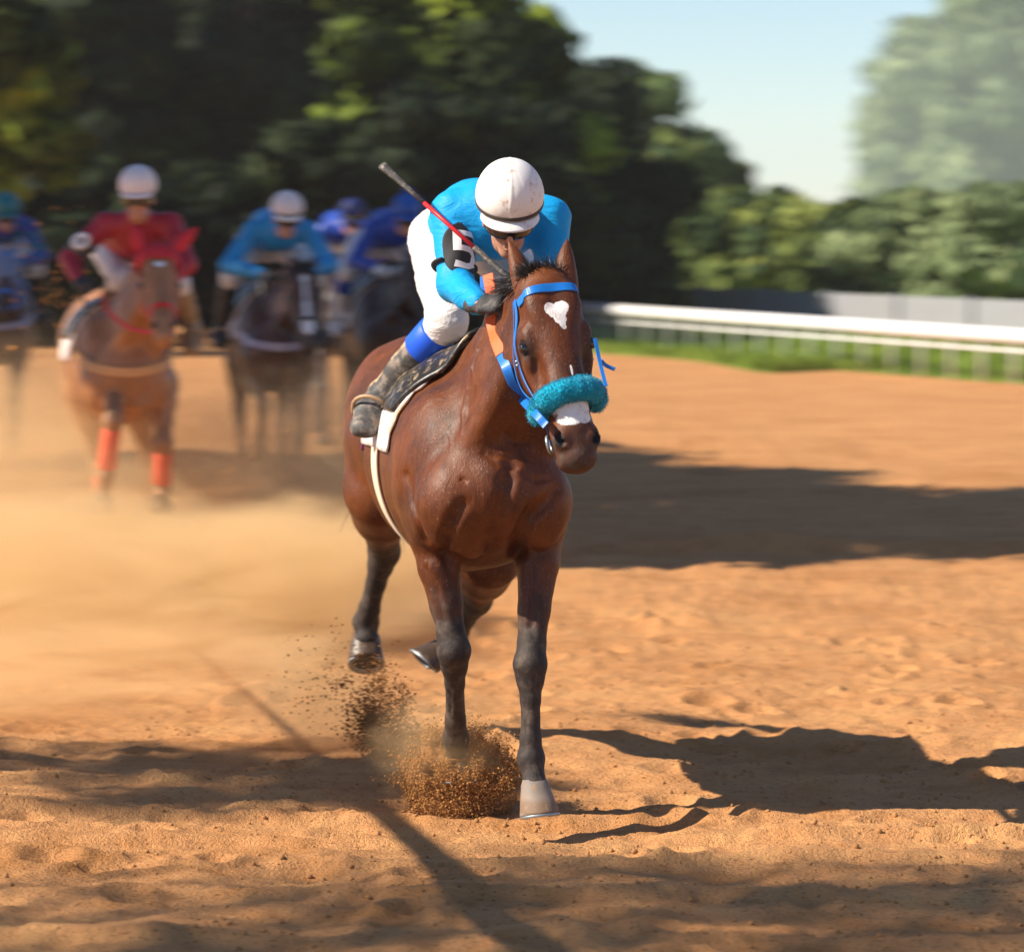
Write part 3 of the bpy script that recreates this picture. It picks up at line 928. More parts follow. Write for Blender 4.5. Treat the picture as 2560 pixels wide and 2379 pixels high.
def hoof_mesh(parent, C, d, fwd, mat, metal, k=1.0, height=0.085):
    d = nrm(d); fwd = np.asarray(fwd, float); fwd = nrm(fwd - d * fwd.dot(d)); sd_ = np.cross(d, fwd)
    seg = 28
    th = np.arange(seg) * 2 * math.pi / seg
    shp = np.where(np.cos(th) < -0.25, 0.80, 1.0)
    shp = (shp + np.roll(shp, 1) + np.roll(shp, -1)) / 3
    def ring(t, r):
        c = C + d * (height * t - 0.012) * k + fwd * 0.026 * t * k
        return c + (np.cos(th) * shp * r)[:, None] * fwd * k + (np.sin(th) * r)[:, None] * sd_ * k
    rings = [ring(-.12, .040), ring(0.0, .046), ring(0.07, .0495), ring(.2, .0515), ring(.55, .058), ring(.9, .0645), ring(1.0, .066), ring(1.0, .057), ring(.80, .046), ring(.74, .024), ring(.74, .002)]
    v = np.concatenate(rings); f = []
    v = v + (np.stack([vn3(v * 26), vn3(v * 26 + 9), vn3(v * 26 + 17)], 1)) * .007 * k
    for i in range(len(rings) - 1):
        for j in range(seg):
            q = (j + 1) % seg
            f.append((i * seg + j, (i + 1) * seg + j, (i + 1) * seg + q, i * seg + q))
    o = mesh_obj('hoof', v, f, mat, parent)
    o.data.polygons.foreach_set('use_smooth', np.array([i // seg not in (6,) for i in range(len(f))]))
    if metal is not None:
        pr = [ring(1.0, .0665), ring(1.07, .0675), ring(1.085, .064), ring(1.07, .050), ring(1.0, .048)]
        n = seg
        idx = [j for j in range(n) if abs(((th[j] + math.pi) % (2 * math.pi)) - math.pi) < rad(150)]
        idx.sort(key=lambda j: ((th[j] + math.pi) % (2 * math.pi)) - math.pi)
        vv = np.concatenate([p[idx] for p in pr]); m_ = len(idx); f = []
        for i in range(len(pr) - 1):
            for j in range(m_ - 1):
                f.append((i * m_ + j, (i + 1) * m_ + j, (i + 1) * m_ + j + 1, i * m_ + j + 1))
        f.append(tuple(i * m_ for i in range(len(pr)))); f.append(tuple(i * m_ + m_ - 1 for i in range(len(pr)))[::-1])
        mesh_obj('horseshoe', vv, f, metal, o)
    return o

def ear_mesh(parent, base, tip, face, width, mat, inner=None, name='ear', bend=0.02):
    base = np.asarray(base, float); tip = np.asarray(tip, float)
    ax = nrm(tip - base); face = np.asarray(face, float); face = nrm(face - ax * face.dot(ax)); sd_ = np.cross(ax, face)
    n, m = 18, 15
    v = []
    for i in range(n):
        t = i / (n - 1)
        w = width * (0.62 + 1.15 * t - 0.55 * t * t) * (1 - t ** 2.0) ** 0.95 + 0.0015
        w *= 0.75
        c = base + (tip - base) * t + sd_ * bend * math.sin(t * math.pi) * 0.6 - face * 0.02 * t * t
        for j in range(m):
            a = rad(-118 + 236 * j / (m - 1))
            v.append(c + sd_ * w * math.sin(a) + face * w * 0.72 * math.cos(a))
        for j in range(m):
            a = rad(118 - 236 * j / (m - 1))
            v.append(c + sd_ * w * 0.86 * math.sin(a) + face * w * 0.5 * math.cos(a) - face * 0.0)
    k = 2 * m; f = []
    for i in range(n - 1):
        for j in range(k):
            q = (j + 1) % k
            f.append((i * k + j, i * k + q, (i + 1) * k + q, (i + 1) * k + j))
    f.append(tuple(range(k))[::-1]); f.append(tuple(range((n - 1) * k, n * k)))
    return mesh_obj(name, v, f, mat, parent)

def strands(name, mat, parent, roots, dirs, length, count, width=0.0035, droop=0.5, spread=0.25, seed=3, seg=6):
    r = np.random.default_rng(seed)
    mb_v = []; mb_f = []; base = 0
    roots = np.asarray(roots, float); dirs = np.asarray(dirs, float)
    for q in range(count):
        u = r.random() * (len(roots) - 1); i = min(int(u), len(roots) - 2); t = u - i
        p = roots[i] * (1 - t) + roots[i + 1] * t + r.normal(0, 0.008, 3)
        d = nrm(dirs[i] * (1 - t) + dirs[i + 1] * t + r.normal(0, spread, 3))
        ln = length * (0.55 + 0.6 * r.random())
        w = width * (0.6 + 0.8 * r.random())
        sd_ = nrm(np.cross(d, r.normal(0, 1, 3)))
        curl = r.normal(0, 0.25, 3)
        for k in range(seg + 1):
            s_ = k / seg
            pos = p + d * ln * s_ + (V(0, 0, -droop) + curl) * ln * s_ * s_ * 0.6
            ww = w * (1 - 0.85 * s_)
            mb_v += [pos - sd_ * ww, pos + sd_ * ww]
            if k < seg:
                a = base + 2 * k
                mb_f.append((a, a + 1, a + 3, a + 2))
        base += 2 * (seg + 1)
    return mesh_obj(name, np.array(mb_v), np.array(mb_f), mat, parent)

def build_horse(name, label, group, loc, rz, sp):
    root_name = name
    vox = sp.get('voxel', 0.014)
    torso = sp.get('torso', CANON_TORSO)
    HF = HeadFrame(sp['poll'], sp['muzzle'], sp.get('side', (1, 0, 0)), wide=sp.get('wide', 1.0))
    legs = sp['legs']
    pts = [p for lg, k in legs.values() for p, _, _ in lg] + [V(*t[:3]) for t in torso] + [HF(0, 0, 0), HF(.69, 0, 0)]
    pts = np.array(pts)
    lo = pts.min(0) - V(.33, .2, .1); hi = pts.max(0) + V(.33, .32, .2)
    lo[0] = min(lo[0], -.36); hi[0] = max(hi[0], .36); hi[2] = max(hi[2], 1.75)
    F = Field(lo, hi, vox)
    X = (1, 0, 0)
    for a, b in zip(torso[:-1], torso[1:]):
        F.seg(V(*a[:3]), V(*b[:3]), a[3], a[4], b[3], b[4], X, .04)
    # withers, croup, haunches, shoulders, chest
    F.seg((0, .33, 1.47), (0, .75, 1.47), .06, .09, .07, .07, X, .07)
    F.ell((0, 1.36, 1.41), (.18, .32, .19), k=.06)
    for sg in (-1, 1):
        F.ell((sg * .12, 1.44, 1.24), (.14, .27, .30), k=.05)
        F.ell((sg * .165, .22, 1.19), (.085, .17, .25), k=.08)
        F.ell((sg * .150, -.01, 1.07), (.105, .115, .16), k=.05)
        if 'pecs' not in sp: F.ell((sg * .075, -.055, .965), (.080, .075, .085), k=.03)
        lg = legs['fl' if sg < 0 else 'fr'][0]
        F.seg((sg * .15, .03, 1.08), lg[0][0], .115, .12, lg[0][1] * 1.08, lg[0][2], X, .04)
        lg = legs['hl' if sg < 0 else 'hr'][0]
        F.seg((sg * .14, 1.36, 1.18), lg[0][0], .15, .22, lg[0][1], lg[0][2], X, .05)
    for (pc, pr, pk) in sp.get('pecs', ()): F.ell(pc, pr, k=pk)
    for (a_, b_, r_, k_) in sp.get('grooves', ()): F.seg(a_, b_, r_, r_, r_, r_, X, k_, sub=True)
    for (a_, b_, r_, k_) in sp.get('veins', ()): F.seg(a_, b_, r_, r_, r_, r_, X, k_)
    # legs
    for key, (lg, kk) in legs.items():
        P = [p for p, _, _ in lg]
        F.chain(P, [w * kk for _, w, _ in lg], [h * kk for _, _, h in lg], X, .018)
        if key[0] == 'f':      # tendon groove and knee cap
            F.ell(P[4] + V(0, -.02, .01), (.038 * kk, .03, .05), k=.02)
            sg = -1 if key == 'fl' else 1
            F.seg(P[1] + V(sg * .03, -.05, 0), P[3] + V(sg * .012, -.03, 0), .026, .026, .014, .014, X, .022)
            F.seg(P[1] + V(-sg * .035, -.035, 0), P[3] + V(-sg * .015, -.02, 0), .026, .026, .014, .014, X, .022)
    # neck
    n0 = HF(.08, 0, -.19)
    nb = V(*sp.get('neck_base', (0, .24, 1.26)))
    mid = lerp(n0, nb, .5) + V(0, 0, .015)
    F.seg(n0, mid, .082, .125, .112, .18, HF.S, .05)
    F.seg(mid, nb, .112, .18, .18, .29, X, .06)
    crest0 = HF(.0, 0, -.10)
    F.seg(crest0, lerp(crest0, V(0, .4, 1.50), .5) + V(0, 0, .03), .05, .05, .055, .06, X, .06)
    F.seg(lerp(crest0, V(0, .4, 1.50), .5) + V(0, 0, .03), V(0, .4, 1.50), .055, .06, .06, .07, X, .06)
    for sg in (-1, 1):       # brachiocephalic ridge + jugular groove
        F.seg(HF(.2, sg * .07, -.24), V(sg * .13, .03, 1.14), .045, .045, .06, .06, X, .05)
    # head
    k = HF.k
    def hs_(a, b, wa, ha, wb, hb, kk=.03, **q): F.seg(HF(*a), HF(*b), wa * k * HF.wd, ha * k, wb * k * HF.wd, hb * k, HF.S, kk, **q)
    def he(c, r, kk=.03, **q): F.ell(HF(*c), np.array(r) * k * np.array([1, HF.wd, 1]), HF.rot, kk, **q)
    hs_((.05, 0, -.105), (.2, 0, -.105), .092, .098, .104, .102)
    hs_((.2, 0, -.105), (.40, 0, -.085), .104, .102, .074, .082)
    hs_((.40, 0, -.085), (.56, 0, -.074), .074, .082, .061, .068)
    hs_((.56, 0, -.074), (.635, 0, -.075), .061, .068, .060, .062)
    hs_((.16, 0, -.034), (.55, 0, -.022), .050, .03, .036, .02)
    hs_((.33, 0, -.19), (.6, 0, -.13), .055, .05, .042, .036)
    he((.635, 0, -.14), (.045, .046, .034))
    he((.655, 0, -.07), (.042, .056, .05), .02)
    for sg in (-1, 1):
        he((.27, sg * .066, -.165), (.125, .040, .10), .03)
        he((.12, sg * .046, -.028), (.085, .042, .032), .018)
        he((.215, sg * .090, -.055), (.05, .020, .026), .025)
        he((.28, sg * .089, -.078), (.045, .016, .022), .025)
        he((.135, sg * .108, -.06), (.035, .018, .026), .03, sub=True)
        he((.25, sg * .118, -.058), (.026, .018, .02), .008, sub=True)
        hs_((.30, sg * .088, -.10), (.43, sg * .066, -.10), .014, .014, .01, .01, .03)
        he((.38, sg * .075, -.055), (.08, .012, .02), .03, sub=True)
        he((.592, sg * .047, -.034), (.040, .027, .032), .02)
        hs_((.580, sg * .060, -.020), (.612, sg * .050, -.016), .015, .011, .010, .008, .008, sub=True)
    he((.645, 0, -.118), (.065, .075, .005), .012, sub=True)
    if 'cam' in sp:      # relief that follows the hide: creases, veins and muscle edges
        eye, to = sp['cam']
        def surf(px, py):
            d = nrm(to(px, py) - eye); q0 = to(px, py)
            for s_ in np.arange(9.5, 15, .004):
                p = eye + d * s_
                i = np.round((p - F.lo) / F.h).astype(int)
                if np.all(i >= 0) and np.all(i < F.shape) and F.D[tuple(i)] < 0: return p, d
            return None, d
        for pix, r0, k_, inset, sub in sp['relief']:
            pp = [surf(*q) for q in pix]
            pp = [a + d * inset for a, d in pp if a is not None]
            for a, b_ in zip(pp[:-1], pp[1:]):
                F.seg(a, b_, r0, r0, r0, r0, X, k_, sub=sub)
    v, f = F.mesh(2 if vox < .01 else 1)
    N = vnormals(v, f)
    # gentle muscle and hide relief
    v = v + N * (0.0016 * vn3(v * 14) + 0.0008 * vn3(v * 40))[:, None]
    o = mesh_obj(root_name, v, f, sp['coat'], None)
    o.location = tuple(loc); o.rotation_euler = (0, 0, rz)
    h = HF.inv(v)
    inhead = np.clip((h[:, 0] + .05) / .05, 0, 1) * (np.abs(h[:, 1]) < .2) * (h[:, 2] > -.3) * (h[:, 2] < .1)
    attr(o, 'hl', h[:, 0]); attr(o, 'hs', h[:, 1])
    attr(o, 'front', np.clip((N @ HF.N) * 3 + .3, 0, 1) * (h[:, 2] > -.16) * inhead)
    dark = np.zeros(len(v))
    def segd(a, b):
        ab = b - a; t = np.clip((v - a) @ ab / ab.dot(ab), 0, 1)
        return np.linalg.norm(v - a - t[:, None] * ab, axis=1)
    for key, (lg, kk) in legs.items():
        kn = 4 if key[0] == 'f' else 3
        for i in range(kn - 1, len(lg) - 1):
            dark = np.maximum(dark, (segd(lg[i][0], lg[i + 1][0]) < .10) * (1.0 if i >= kn else .0))
        a, c = lg[0][0], lg[kn][0]; ab = c - a; tt = (v - a) @ ab / ab.dot(ab)
        dark = np.maximum(dark, (segd(a, c) < .115) * np.clip((tt - .30) / .6, 0, 1) * .95)
    muz = np.clip((h[:, 0] - .50) / .10, 0, 1) * inhead
    dark = np.maximum(dark, muz * .62)
    for sg in (-1, 1):
        e = np.linalg.norm((h - V(.25, sg * .108, -.06)) / V(.05, .06, .045), axis=1)
        dark = np.maximum(dark, np.clip(1.5 - e, 0, 1) * .7 * inhead)
    # soften the mask
    for _ in range(9 if vox < .01 else 1):
        S = np.zeros(len(v)); c = np.zeros(len(v))
        for a in range(4):
            S += np.bincount(f[:, a], dark[f[:, (a + 1) % 4]], len(v)); c += np.bincount(f[:, a], minlength=len(v))
        dark = .5 * dark + .5 * S / np.maximum(c, 1)
    attr(o, 'points', dark)
    recess_shade = np.zeros(len(v))  # shade inside nostrils and eye sockets, put into the coat colour
    for sg in (-1, 1):
        e = np.linalg.norm((h - V(.596, sg * .056, -.020)) / V(.026, .017, .018), axis=1)
        recess_shade = np.maximum(recess_shade, np.clip((1.25 - e) * 3, 0, 1))
        e = np.linalg.norm((h - V(.25, sg * .112, -.058)) / V(.03, .02, .022), axis=1)
        recess_shade = np.maximum(recess_shade, np.clip((1.2 - e) * 3, 0, .8))
    attr(o, 'recess_shade', recess_shade)
    tag(o, label, 'horse', group)
    bvh = BVHTree.FromPolygons([Vector(x) for x in v], [tuple(q) for q in f.tolist()])
    for sg in (-1, 1):
        c = HF(.25, sg * .103, -.060)
        n, m = 14, 9
        vv = []; ff = []
        for i in range(m + 1):
            ph = math.pi * i / m
            for j in range(n):
                a = 2 * math.pi * j / n
                vv.append(c + k * (HF.N * .019 * math.sin(ph) * math.cos(a) + HF.L * .023 * math.sin(ph) * math.sin(a) + HF.S * .021 * math.cos(ph)))
        for i in range(m):
            for j in range(n):
                q = (j + 1) % n
                ff.append((i * n + j, i * n + q, (i + 1) * n + q, (i + 1) * n + j))
        mesh_obj('eye', vv, ff, M['eye'], o)
    # hooves: direction from fetlock to coronet
    for key, (lg, kk) in legs.items():
        d = sp.get('hoofdir', {}).get(key)
        if d is None: d = nrm(lg[-1][0] - lg[-3][0]) + V(0, 0, -.6)
        hoof_mesh(o, lg[-1][0], nrm(d), sp.get('hooffwd', {}).get(key, (0, -1, 0)), sp.get('hoofmat', {}).get(key, M['hoof']), M['steel'] if vox < .01 else None, kk, sp.get('hoofh', {}).get(key, .085))
    o.update_tag()
    return o, HF, bvh

def cast(bvh, origin, target, off):
    """point on the hide on the way from origin to target, lifted by off; returns (point, normal)"""
    d = nrm(np.asarray(target) - np.asarray(origin))
    hit, n, i, dist = bvh.ray_cast(Vector(origin), Vector(d))
    if hit is None: return np.asarray(target, float), -d
    n = np.array(n)
    if n.dot(d) > 0: n = -n
    return np.array(hit) + n * off, n

def head_ring(bvh, HF, lf, nc, a0, a1, off, n=40):
    P, Nn = [], []
    for i in range(n):
        a = rad(a0 + (a1 - a0) * i / (n - 1))
        l = lf(i / (n - 1)) if callable(lf) else lf
        c = HF(l, 0, nc); d = HF.S * math.sin(a) + HF.N * math.cos(a)
        p, q = cast(bvh, c + d * .5, c, off)
        P.append(p); Nn.append(lerp(q, d, .5))
    return P, Nn

def head_line(bvh, HF, pts, off):
    """pts: (l, angle, nc)"""
    P, Nn = [], []
    for l, a, nc in pts:
        c = HF(l, 0, nc); d = HF.S * math.sin(rad(a)) + HF.N * math.cos(rad(a))
        p, q = cast(bvh, c + d * .5, c, off)
        P.append(p); Nn.append(lerp(q, d, .5))
    return P, Nn

def body_patch(bvh, y0, y1, a0, a1, off, thick, name, mat, parent, n=24, m=40, yf=None, zc=1.22):
    g = np.zeros((n, m, 3))
    for i in range(n):
        for j in range(m):
            a = rad(a0 + (a1 - a0) * j / (m - 1)); t = i / (n - 1)
            y = y0 + (y1 - y0) * t
            if yf: y = yf(t, a)
            c = V(0, y, zc); d = V(math.sin(a), 0, math.cos(a))
            p, q = cast(bvh, c + d * .9, c, off)
            g[i, j] = p
    for _ in range(2):
        g[1:-1, 1:-1] = .5 * g[1:-1, 1:-1] + .125 * (g[2:, 1:-1] + g[:-2, 1:-1] + g[1:-1, 2:] + g[1:-1, :-2])
    return shell(g, thick, name, mat, parent, out_hint=(0, (y0 + y1) / 2, zc))
# ------------------------------------------------------------------ riders
def ellipsoid_grid(c, R, r, az0, az1, el0, el1, n=28, m=12):
    """patch on an ellipsoid; R rows = side, face, up"""
    g = np.zeros((n, m, 3))
    for i in range(n):
        a = rad(az0 + (az1 - az0) * i / (n - 1))
        for j in range(m):
            e = rad(el0 + (el1 - el0) * j / (m - 1))
            q = V(math.sin(a) * math.cos(e) * r[0], math.cos(a) * math.cos(e) * r[1], math.sin(e) * r[2])
            g[i, j] = c + q @ R
    return g

def helmet(parent, c, R, r, mat, bandmat, peak=True, peakmat=None, bobble=False, seam=True):
    """fabric covered skull cap: dome, elastic band, peak"""
    n, m = 120, 30
    g = np.zeros((n, m, 3))
    for i in range(n):
        a = 2 * math.pi * i / n
        for j in range(m):
            e = rad(-26 + 115.9 * j / (m - 1))
            fr = 1 + (0.022 * math.exp(-(math.sin(a) / .06) ** 2) if seam else 0) * math.cos(e)
            wr = 1 + .006 * float(vn2(a * 9 + 4, e * 3 + 20)) * (1 if seam else 0)
            lowcut = 0.10 * max(0, -math.sin(e)) 
            q = V(math.sin(a) * math.cos(e) * r[0], math.cos(a) * math.cos(e) * r[1], math.sin(e) * r[2]) * fr * wr * (1 - lowcut)
            g[i, j] = c + q @ R
    h = shell(g, 0.006, 'helmet', mat, parent, closed_u=True, out_hint=c)
    # elastic band dipping to the front
    g2 = np.zeros((n, 4, 3))
    for i in range(n):
        a = 2 * math.pi * i / n
        for j in range(4):
            e = rad(-13 + 6.0 * (j / 3) - 3 * math.cos(a))
            q = V(math.sin(a) * math.cos(e) * r[0], math.cos(a) * math.cos(e) * r[1], math.sin(e) * r[2]) * (1.016 - 0.02 * abs(j - 1.5) / 1.5 * .3)
            g2[i, j] = c + q @ R
    shell(g2, 0.008, 'helmet_band', bandmat, h, closed_u=True, out_hint=c)
    if peak:
        n, m = 26, 8
        g3 = np.zeros((n, m, 3))
        for i in range(n):
            a = rad(-62 + 124 * i / (n - 1))
            ext = 0.032 * max(0.0, math.cos(a * 1.36)) ** .6
            for j in range(m):
                t = j / (m - 1)
                e = rad(-18)
                base = V(math.sin(a) * math.cos(e) * r[0] * 1.0, math.cos(a) * math.cos(e) * r[1], math.sin(e) * r[2])
                q = base + t * (V(math.sin(a) * .35, 1, -.42 - .25 * t) * ext) + V(0, 0, -.012 * (math.sin(a) ** 2) * t)
                g3[i, j] = c + q @ R
        shell(g3, 0.007, 'helmet_peak', peakmat or mat, h)
    if bobble:
        mb = MB()
        th = np.linspace(0, math.pi, 9)
        cc = c + V(0, -.02, r[2] * 1.12) @ R
        mb.tube([cc + V(0, 0, -.026 * math.cos(t)) @ R for t in th], [max(.001, .028 * math.sin(t)) for t in th], 14)
        mb.build('bobble', mat, h)
    return h

def hand(parent, wrist, a, nb_, thumb, mat, name='glove', k=1.0, vox=0.0035, curl=1.0):
    """closed gripping hand: wrist, a = wrist->knuckles, nb_ = normal of the back, thumb = towards the thumb side"""
    a = nrm(a); nb_ = np.asarray(nb_, float); nb_ = nrm(nb_ - a * nb_.dot(a)); t = np.cross(a, nb_)
    if t.dot(np.asarray(thumb, float)) < 0: t = -t
    w = np.asarray(wrist, float)
    def Q(x, y, z): return w + k * (a * x + t * y + nb_ * z)
    F = Field(w - .17 * k, w + .17 * k, vox)
    F.seg(Q(-.035, 0, 0), Q(.02, 0, 0), .030 * k, .026 * k, .036 * k, .022 * k, t, .01)
    F.seg(Q(.015, 0, 0), Q(.085, 0, .004), .036 * k, .019 * k, .043 * k, .015 * k, t, .012)
    for i, (y, L) in enumerate(((.033, .92), (.011, 1.0), (-.011, .95), (-.031, .80))):
        r = (.0108 if i < 3 else .0095) * k
        p0 = Q(.082 - abs(i - 1.2) * .004, y, .004)
        p1 = Q(.082 + .040 * L * .75, y * 1.02, -.012 - .030 * L * .55)
        p2 = Q(.082 + .040 * L * .45, y * 1.0, -.052 * L)
        p3 = Q(.082 - .012 * L, y * .98, -.052 * L)
        F.ell(p0 + nb_ * .003 * k, (.0135 * k,) * 3, k=.006)
        F.seg(p0, p1, r * 1.08, r * 1.08, r, r, t, .004)
        F.seg(p1, p2, r, r, r * .95, r * .95, t, .004)
        F.seg(p2, p3, r * .95, r * .95, r * .85, r * .85, t, .004)
    F.seg(Q(.018, .026, -.008), Q(.050, .056, -.026), .017 * k, .017 * k, .014 * k, .014 * k, a, .010)
    F.seg(Q(.050, .056, -.026), Q(.088, .044, -.044), .0135 * k, .0135 * k, .011 * k, .011 * k, a, .004)
    v, f = F.mesh(1)
    N = vnormals(v, f)
    v = v + N * (.0014 * vn3(v * 60))[:, None]
    return mesh_obj(name, v, f, mat, parent)

def folds(v, N, amp, dirs=(40, 14, 60)):
    w = vn3(v * np.array(dirs)) * 1.0 + .5 * vn3(v * np.array(dirs) * 2.1 + 7)
    return v + N * (amp * w)[:, None]

def build_jockey(label, group, loc, rz, J, C, vox=0.012, detail=False, grip=True, armband=None, boot_dirty=True, hands='glove'):
    """J: joints in the horse's own frame. C: materials"""
    J = {k_: np.asarray(v_, float) for k_, v_ in J.items()}
    allp = np.array([J[k_] for k_ in J if k_ not in ('face', 'up')])
    lo, hi = allp.min(0) - .26, allp.max(0) + .28
    f_ = nrm(J['face']); u_ = nrm(J['up'] - f_ * f_.dot(J['up'])); s_ = np.cross(f_, u_)
    R = np.array([s_, f_, u_])
    hc = J['head']
    def HD(x, y, z): return hc + V(x, y, z) @ R
    X = V(1, 0, 0)
    neckdir = nrm(HD(0, -.03, -.10) - J['neck'])
    # ---- body
    F = Field(lo, hi, vox)
    F.seg(J['pelvis'], J['mid'], .145, .105, .13, .095, X, .04)
    F.seg(J['mid'], J['chest'], .13, .095, .155, .11, X, .04)
    F.seg(J['sl'], J['sr'], .058, .058, .058, .058, V(0, 1, 0), .05)
    F.seg(J['neck'], HD(0, -.03, -.09), .062, .062, .056, .06, X, .03)
    for q in 'lr':
        F.seg(J['s' + q], J['e' + q], .050, .050, .040, .040, X, .02)
        F.seg(J['e' + q], J['w' + q], .041, .041, .027, .027, X, .012)
        F.seg(J['h' + q], J['k' + q], .090, .095, .058, .060, X, .03)
        F.seg(J['k' + q], J['a' + q], .055, .056, .036, .036, X, .015)
        F.seg(J['a' + q], J['t' + q], .034, .032, .034, .022, X, .012)
    F.ell(HD(0, -.015, .035), (.076, .096, .095), R, .02)
    F.seg(HD(0, .03, -.01), HD(0, .045, -.085), .062, .055, .038, .038, s_, .03)      # face to chin
    F.ell(HD(0, .062, -.098), (.026, .022, .020), R, .015)
    F.seg(HD(0, .092, .018), HD(0, .112, -.028), .010, .010, .014, .014, s_, .014)    # nose
    for sg in (-1, 1):
        F.ell(HD(sg * .036, .076, -.02), (.022, .016, .018), R, .02)                   # cheekbone
        F.ell(HD(sg * .032, .088, .022), (.017, .010, .011), R, .008, sub=True)         # eye socket
        F.ell(HD(sg * .032, .078, .022), (.0125, .0115, .0115), R, .002)
        F.ell(HD(sg * .082, -.01, -.01), (.010, .020, .032), R, .008)                  # ear
    F.ell(HD(0, .092, -.056), (.024, .014, .0065), R, .008)                            # upper lip
    F.ell(HD(0, .090, -.070), (.021, .013, .007), R, .006)
    F.ell(HD(0, .104, -.063), (.024, .010, .002), R, .003, sub=True)
    v, f = F.mesh(1)
    body = mesh_obj('person', v, f, C['skin'])
    body.location = tuple(loc); body.rotation_euler = (0, 0, rz)
    tag(body, label, 'person', group)
    # ---- jersey
    F = Field(lo, hi, vox)
    pm = lerp(J['pelvis'], J['mid'], .30)
    F.seg(pm, J['mid'], .155, .118, .148, .112, X, .05)
    F.seg(J['mid'], J['chest'], .148, .112, .172, .125, X, .05)
    F.seg(J['sl'], J['sr'], .072, .072, .072, .072, V(0, 1, 0), .05)
    F.seg(lerp(J['pelvis'], J['mid'], .6) + V(0, 0, -.05), J['chest'] + V(0, 0, -.06), .11, .09, .13, .10, X, .05)
    F.seg(J['neck'], lerp(J['neck'], HD(0, -.03, -.09), .35), .078, .078, .068, .068, X, .03)
    for q in 'lr':
        F.seg(J['s' + q], J['e' + q], .070, .072, .062, .064, X, .03)
        F.seg(J['e' + q], lerp(J['e' + q], J['w' + q], .55), .062, .064, .052, .052, X, .02)
        F.seg(lerp(J['e' + q], J['w' + q], .5), lerp(J['e' + q], J['w' + q], .93), .052, .052, .042, .042, X, .015)
    v, f = F.mesh(1); N = vnormals(v, f)
    v = folds(v, N, .0065 if detail else .008, (7, 20, 16))
    if detail:
        v = folds(v, N, .0022, (34, 16, 40))
    mesh_obj('jersey', v, f, C['jersey'], body)
    # ---- breeches
    F = Field(lo, hi, vox)
    F.seg(lerp(J['pelvis'], J['mid'], -.25), lerp(J['pelvis'], J['mid'], .42), .158, .125, .142, .108, X, .04)
    for q in 'lr':
        F.seg(J['h' + q], lerp(J['h' + q], J['k' + q], .5), .112, .118, .090, .092, X, .04)
        F.seg(lerp(J['h' + q], J['k' + q], .5), J['k' + q], .090, .092, .072, .074, X, .03)
        F.seg(J['k' + q], lerp(J['k' + q], J['a' + q], .22), .071, .073, .060, .062, X, .02)
    v, f = F.mesh(1); N = vnormals(v, f)
    v = folds(v, N, .008, (10, 12, 30))
    if detail: v = folds(v, N, .0030, (24, 24, 60))
    mesh_obj('breeches', v, f, C['breeches'], body)
    # ---- boots
    for q in 'lr':
        K, A, T = J['k' + q], J['a' + q], J['t' + q]
        mb = MB()
        c0, c1 = lerp(K, A, .14), lerp(K, A, .40)
        mb.tube([lerp(c0, c1, t) for t in (0, .05, .5, .95, 1)], [.067, .072, .072, .071, .067], 28)
        mb.build('boot_cuff', C['cuff'], body)
        F = Field(np.minimum(np.minimum(K, A), T) - .14, np.maximum(np.maximum(K, A), T) + .14, vox * .7)
        F.seg(lerp(K, A, .36), lerp(K, A, .62), .066, .066, .062, .062, X, .015)
        F.seg(lerp(K, A, .62), lerp(K, A, .95), .062, .062, .050, .050, X, .015)
        d = nrm(T - A)
        F.seg(A, lerp(A, T, .55), .052, .052, .064, .050, X, .02)
        F.seg(lerp(A, T, .5), T, .064, .050, .050, .036, X, .015)
        F.seg(A, A - d * .035 + nrm(A - K) * .03, .038, .038, .034, .034, X, .02)
        v, f = F.mesh(1); N = vnormals(v, f)
        v = folds(v, N, .005, (22, 22, 40))
        bt = mesh_obj('boot', v, f, [C['boot'], C.get('foot', C['boot'])], body)
        fc = v[f].mean(1)
        bt.data.polygons.foreach_set('material_index', (((fc - A) @ nrm(T - A) > .012)).astype(np.int32))
        # stirrup iron round the ball of the foot
        ctr = lerp(A, T, .62); ax = d; up = nrm(nrm(K - A) - ax * ax.dot(nrm(K - A))); sd_ = np.cross(ax, up)
        pts = [ctr + sd_ * .078 * math.sin(a) * (1 if math.cos(a) > -.3 else .95) + up * (.070 * math.cos(a) + .012) for a in np.linspace(-2.5, 2.5, 20)]
        mb = MB(); mb.tube(pts, .0075, 8); mb.tube([pts[0], pts[-1]], .010, 8)
        mb.build('stirrup', C.get('stirrup', M['brass']), body)
    # ---- hands
    for q in 'lr':
        sg = -1 if q == 'l' else 1
        a = J['d' + q] if 'd' + q in J else nrm(J['w' + q] - J['e' + q]) + V(-sg * .2, -.3, 0)
        nb_ = J.get('n' + q, V(sg * .5, -.35, .75))
        th = J.get('th' + q, V(-sg * .6, 0, .8))
        hand(body, J['w' + q], a, nb_, th, C['glove'], hands, 1.0 if detail else 1.05, .0038 if detail else .007)
    # ---- helmet and goggles
    helmet(body, HD(0, -.004, .088), R, (.112, .134, .118) if not detail else C.get('hr', (.112, .134, .118)), C['helmet'], C['band'], True, C.get('peak'), C.get('bobble', False), detail)
    g = ellipsoid_grid(HD(0, .012, .004), R, (.084, .106, .12), -80, 80, -14, 14, 40, 8)
    shell(g, .012, 'goggles', C['goggles'], body, out_hint=HD(0, 0, 0))
    return body, HD
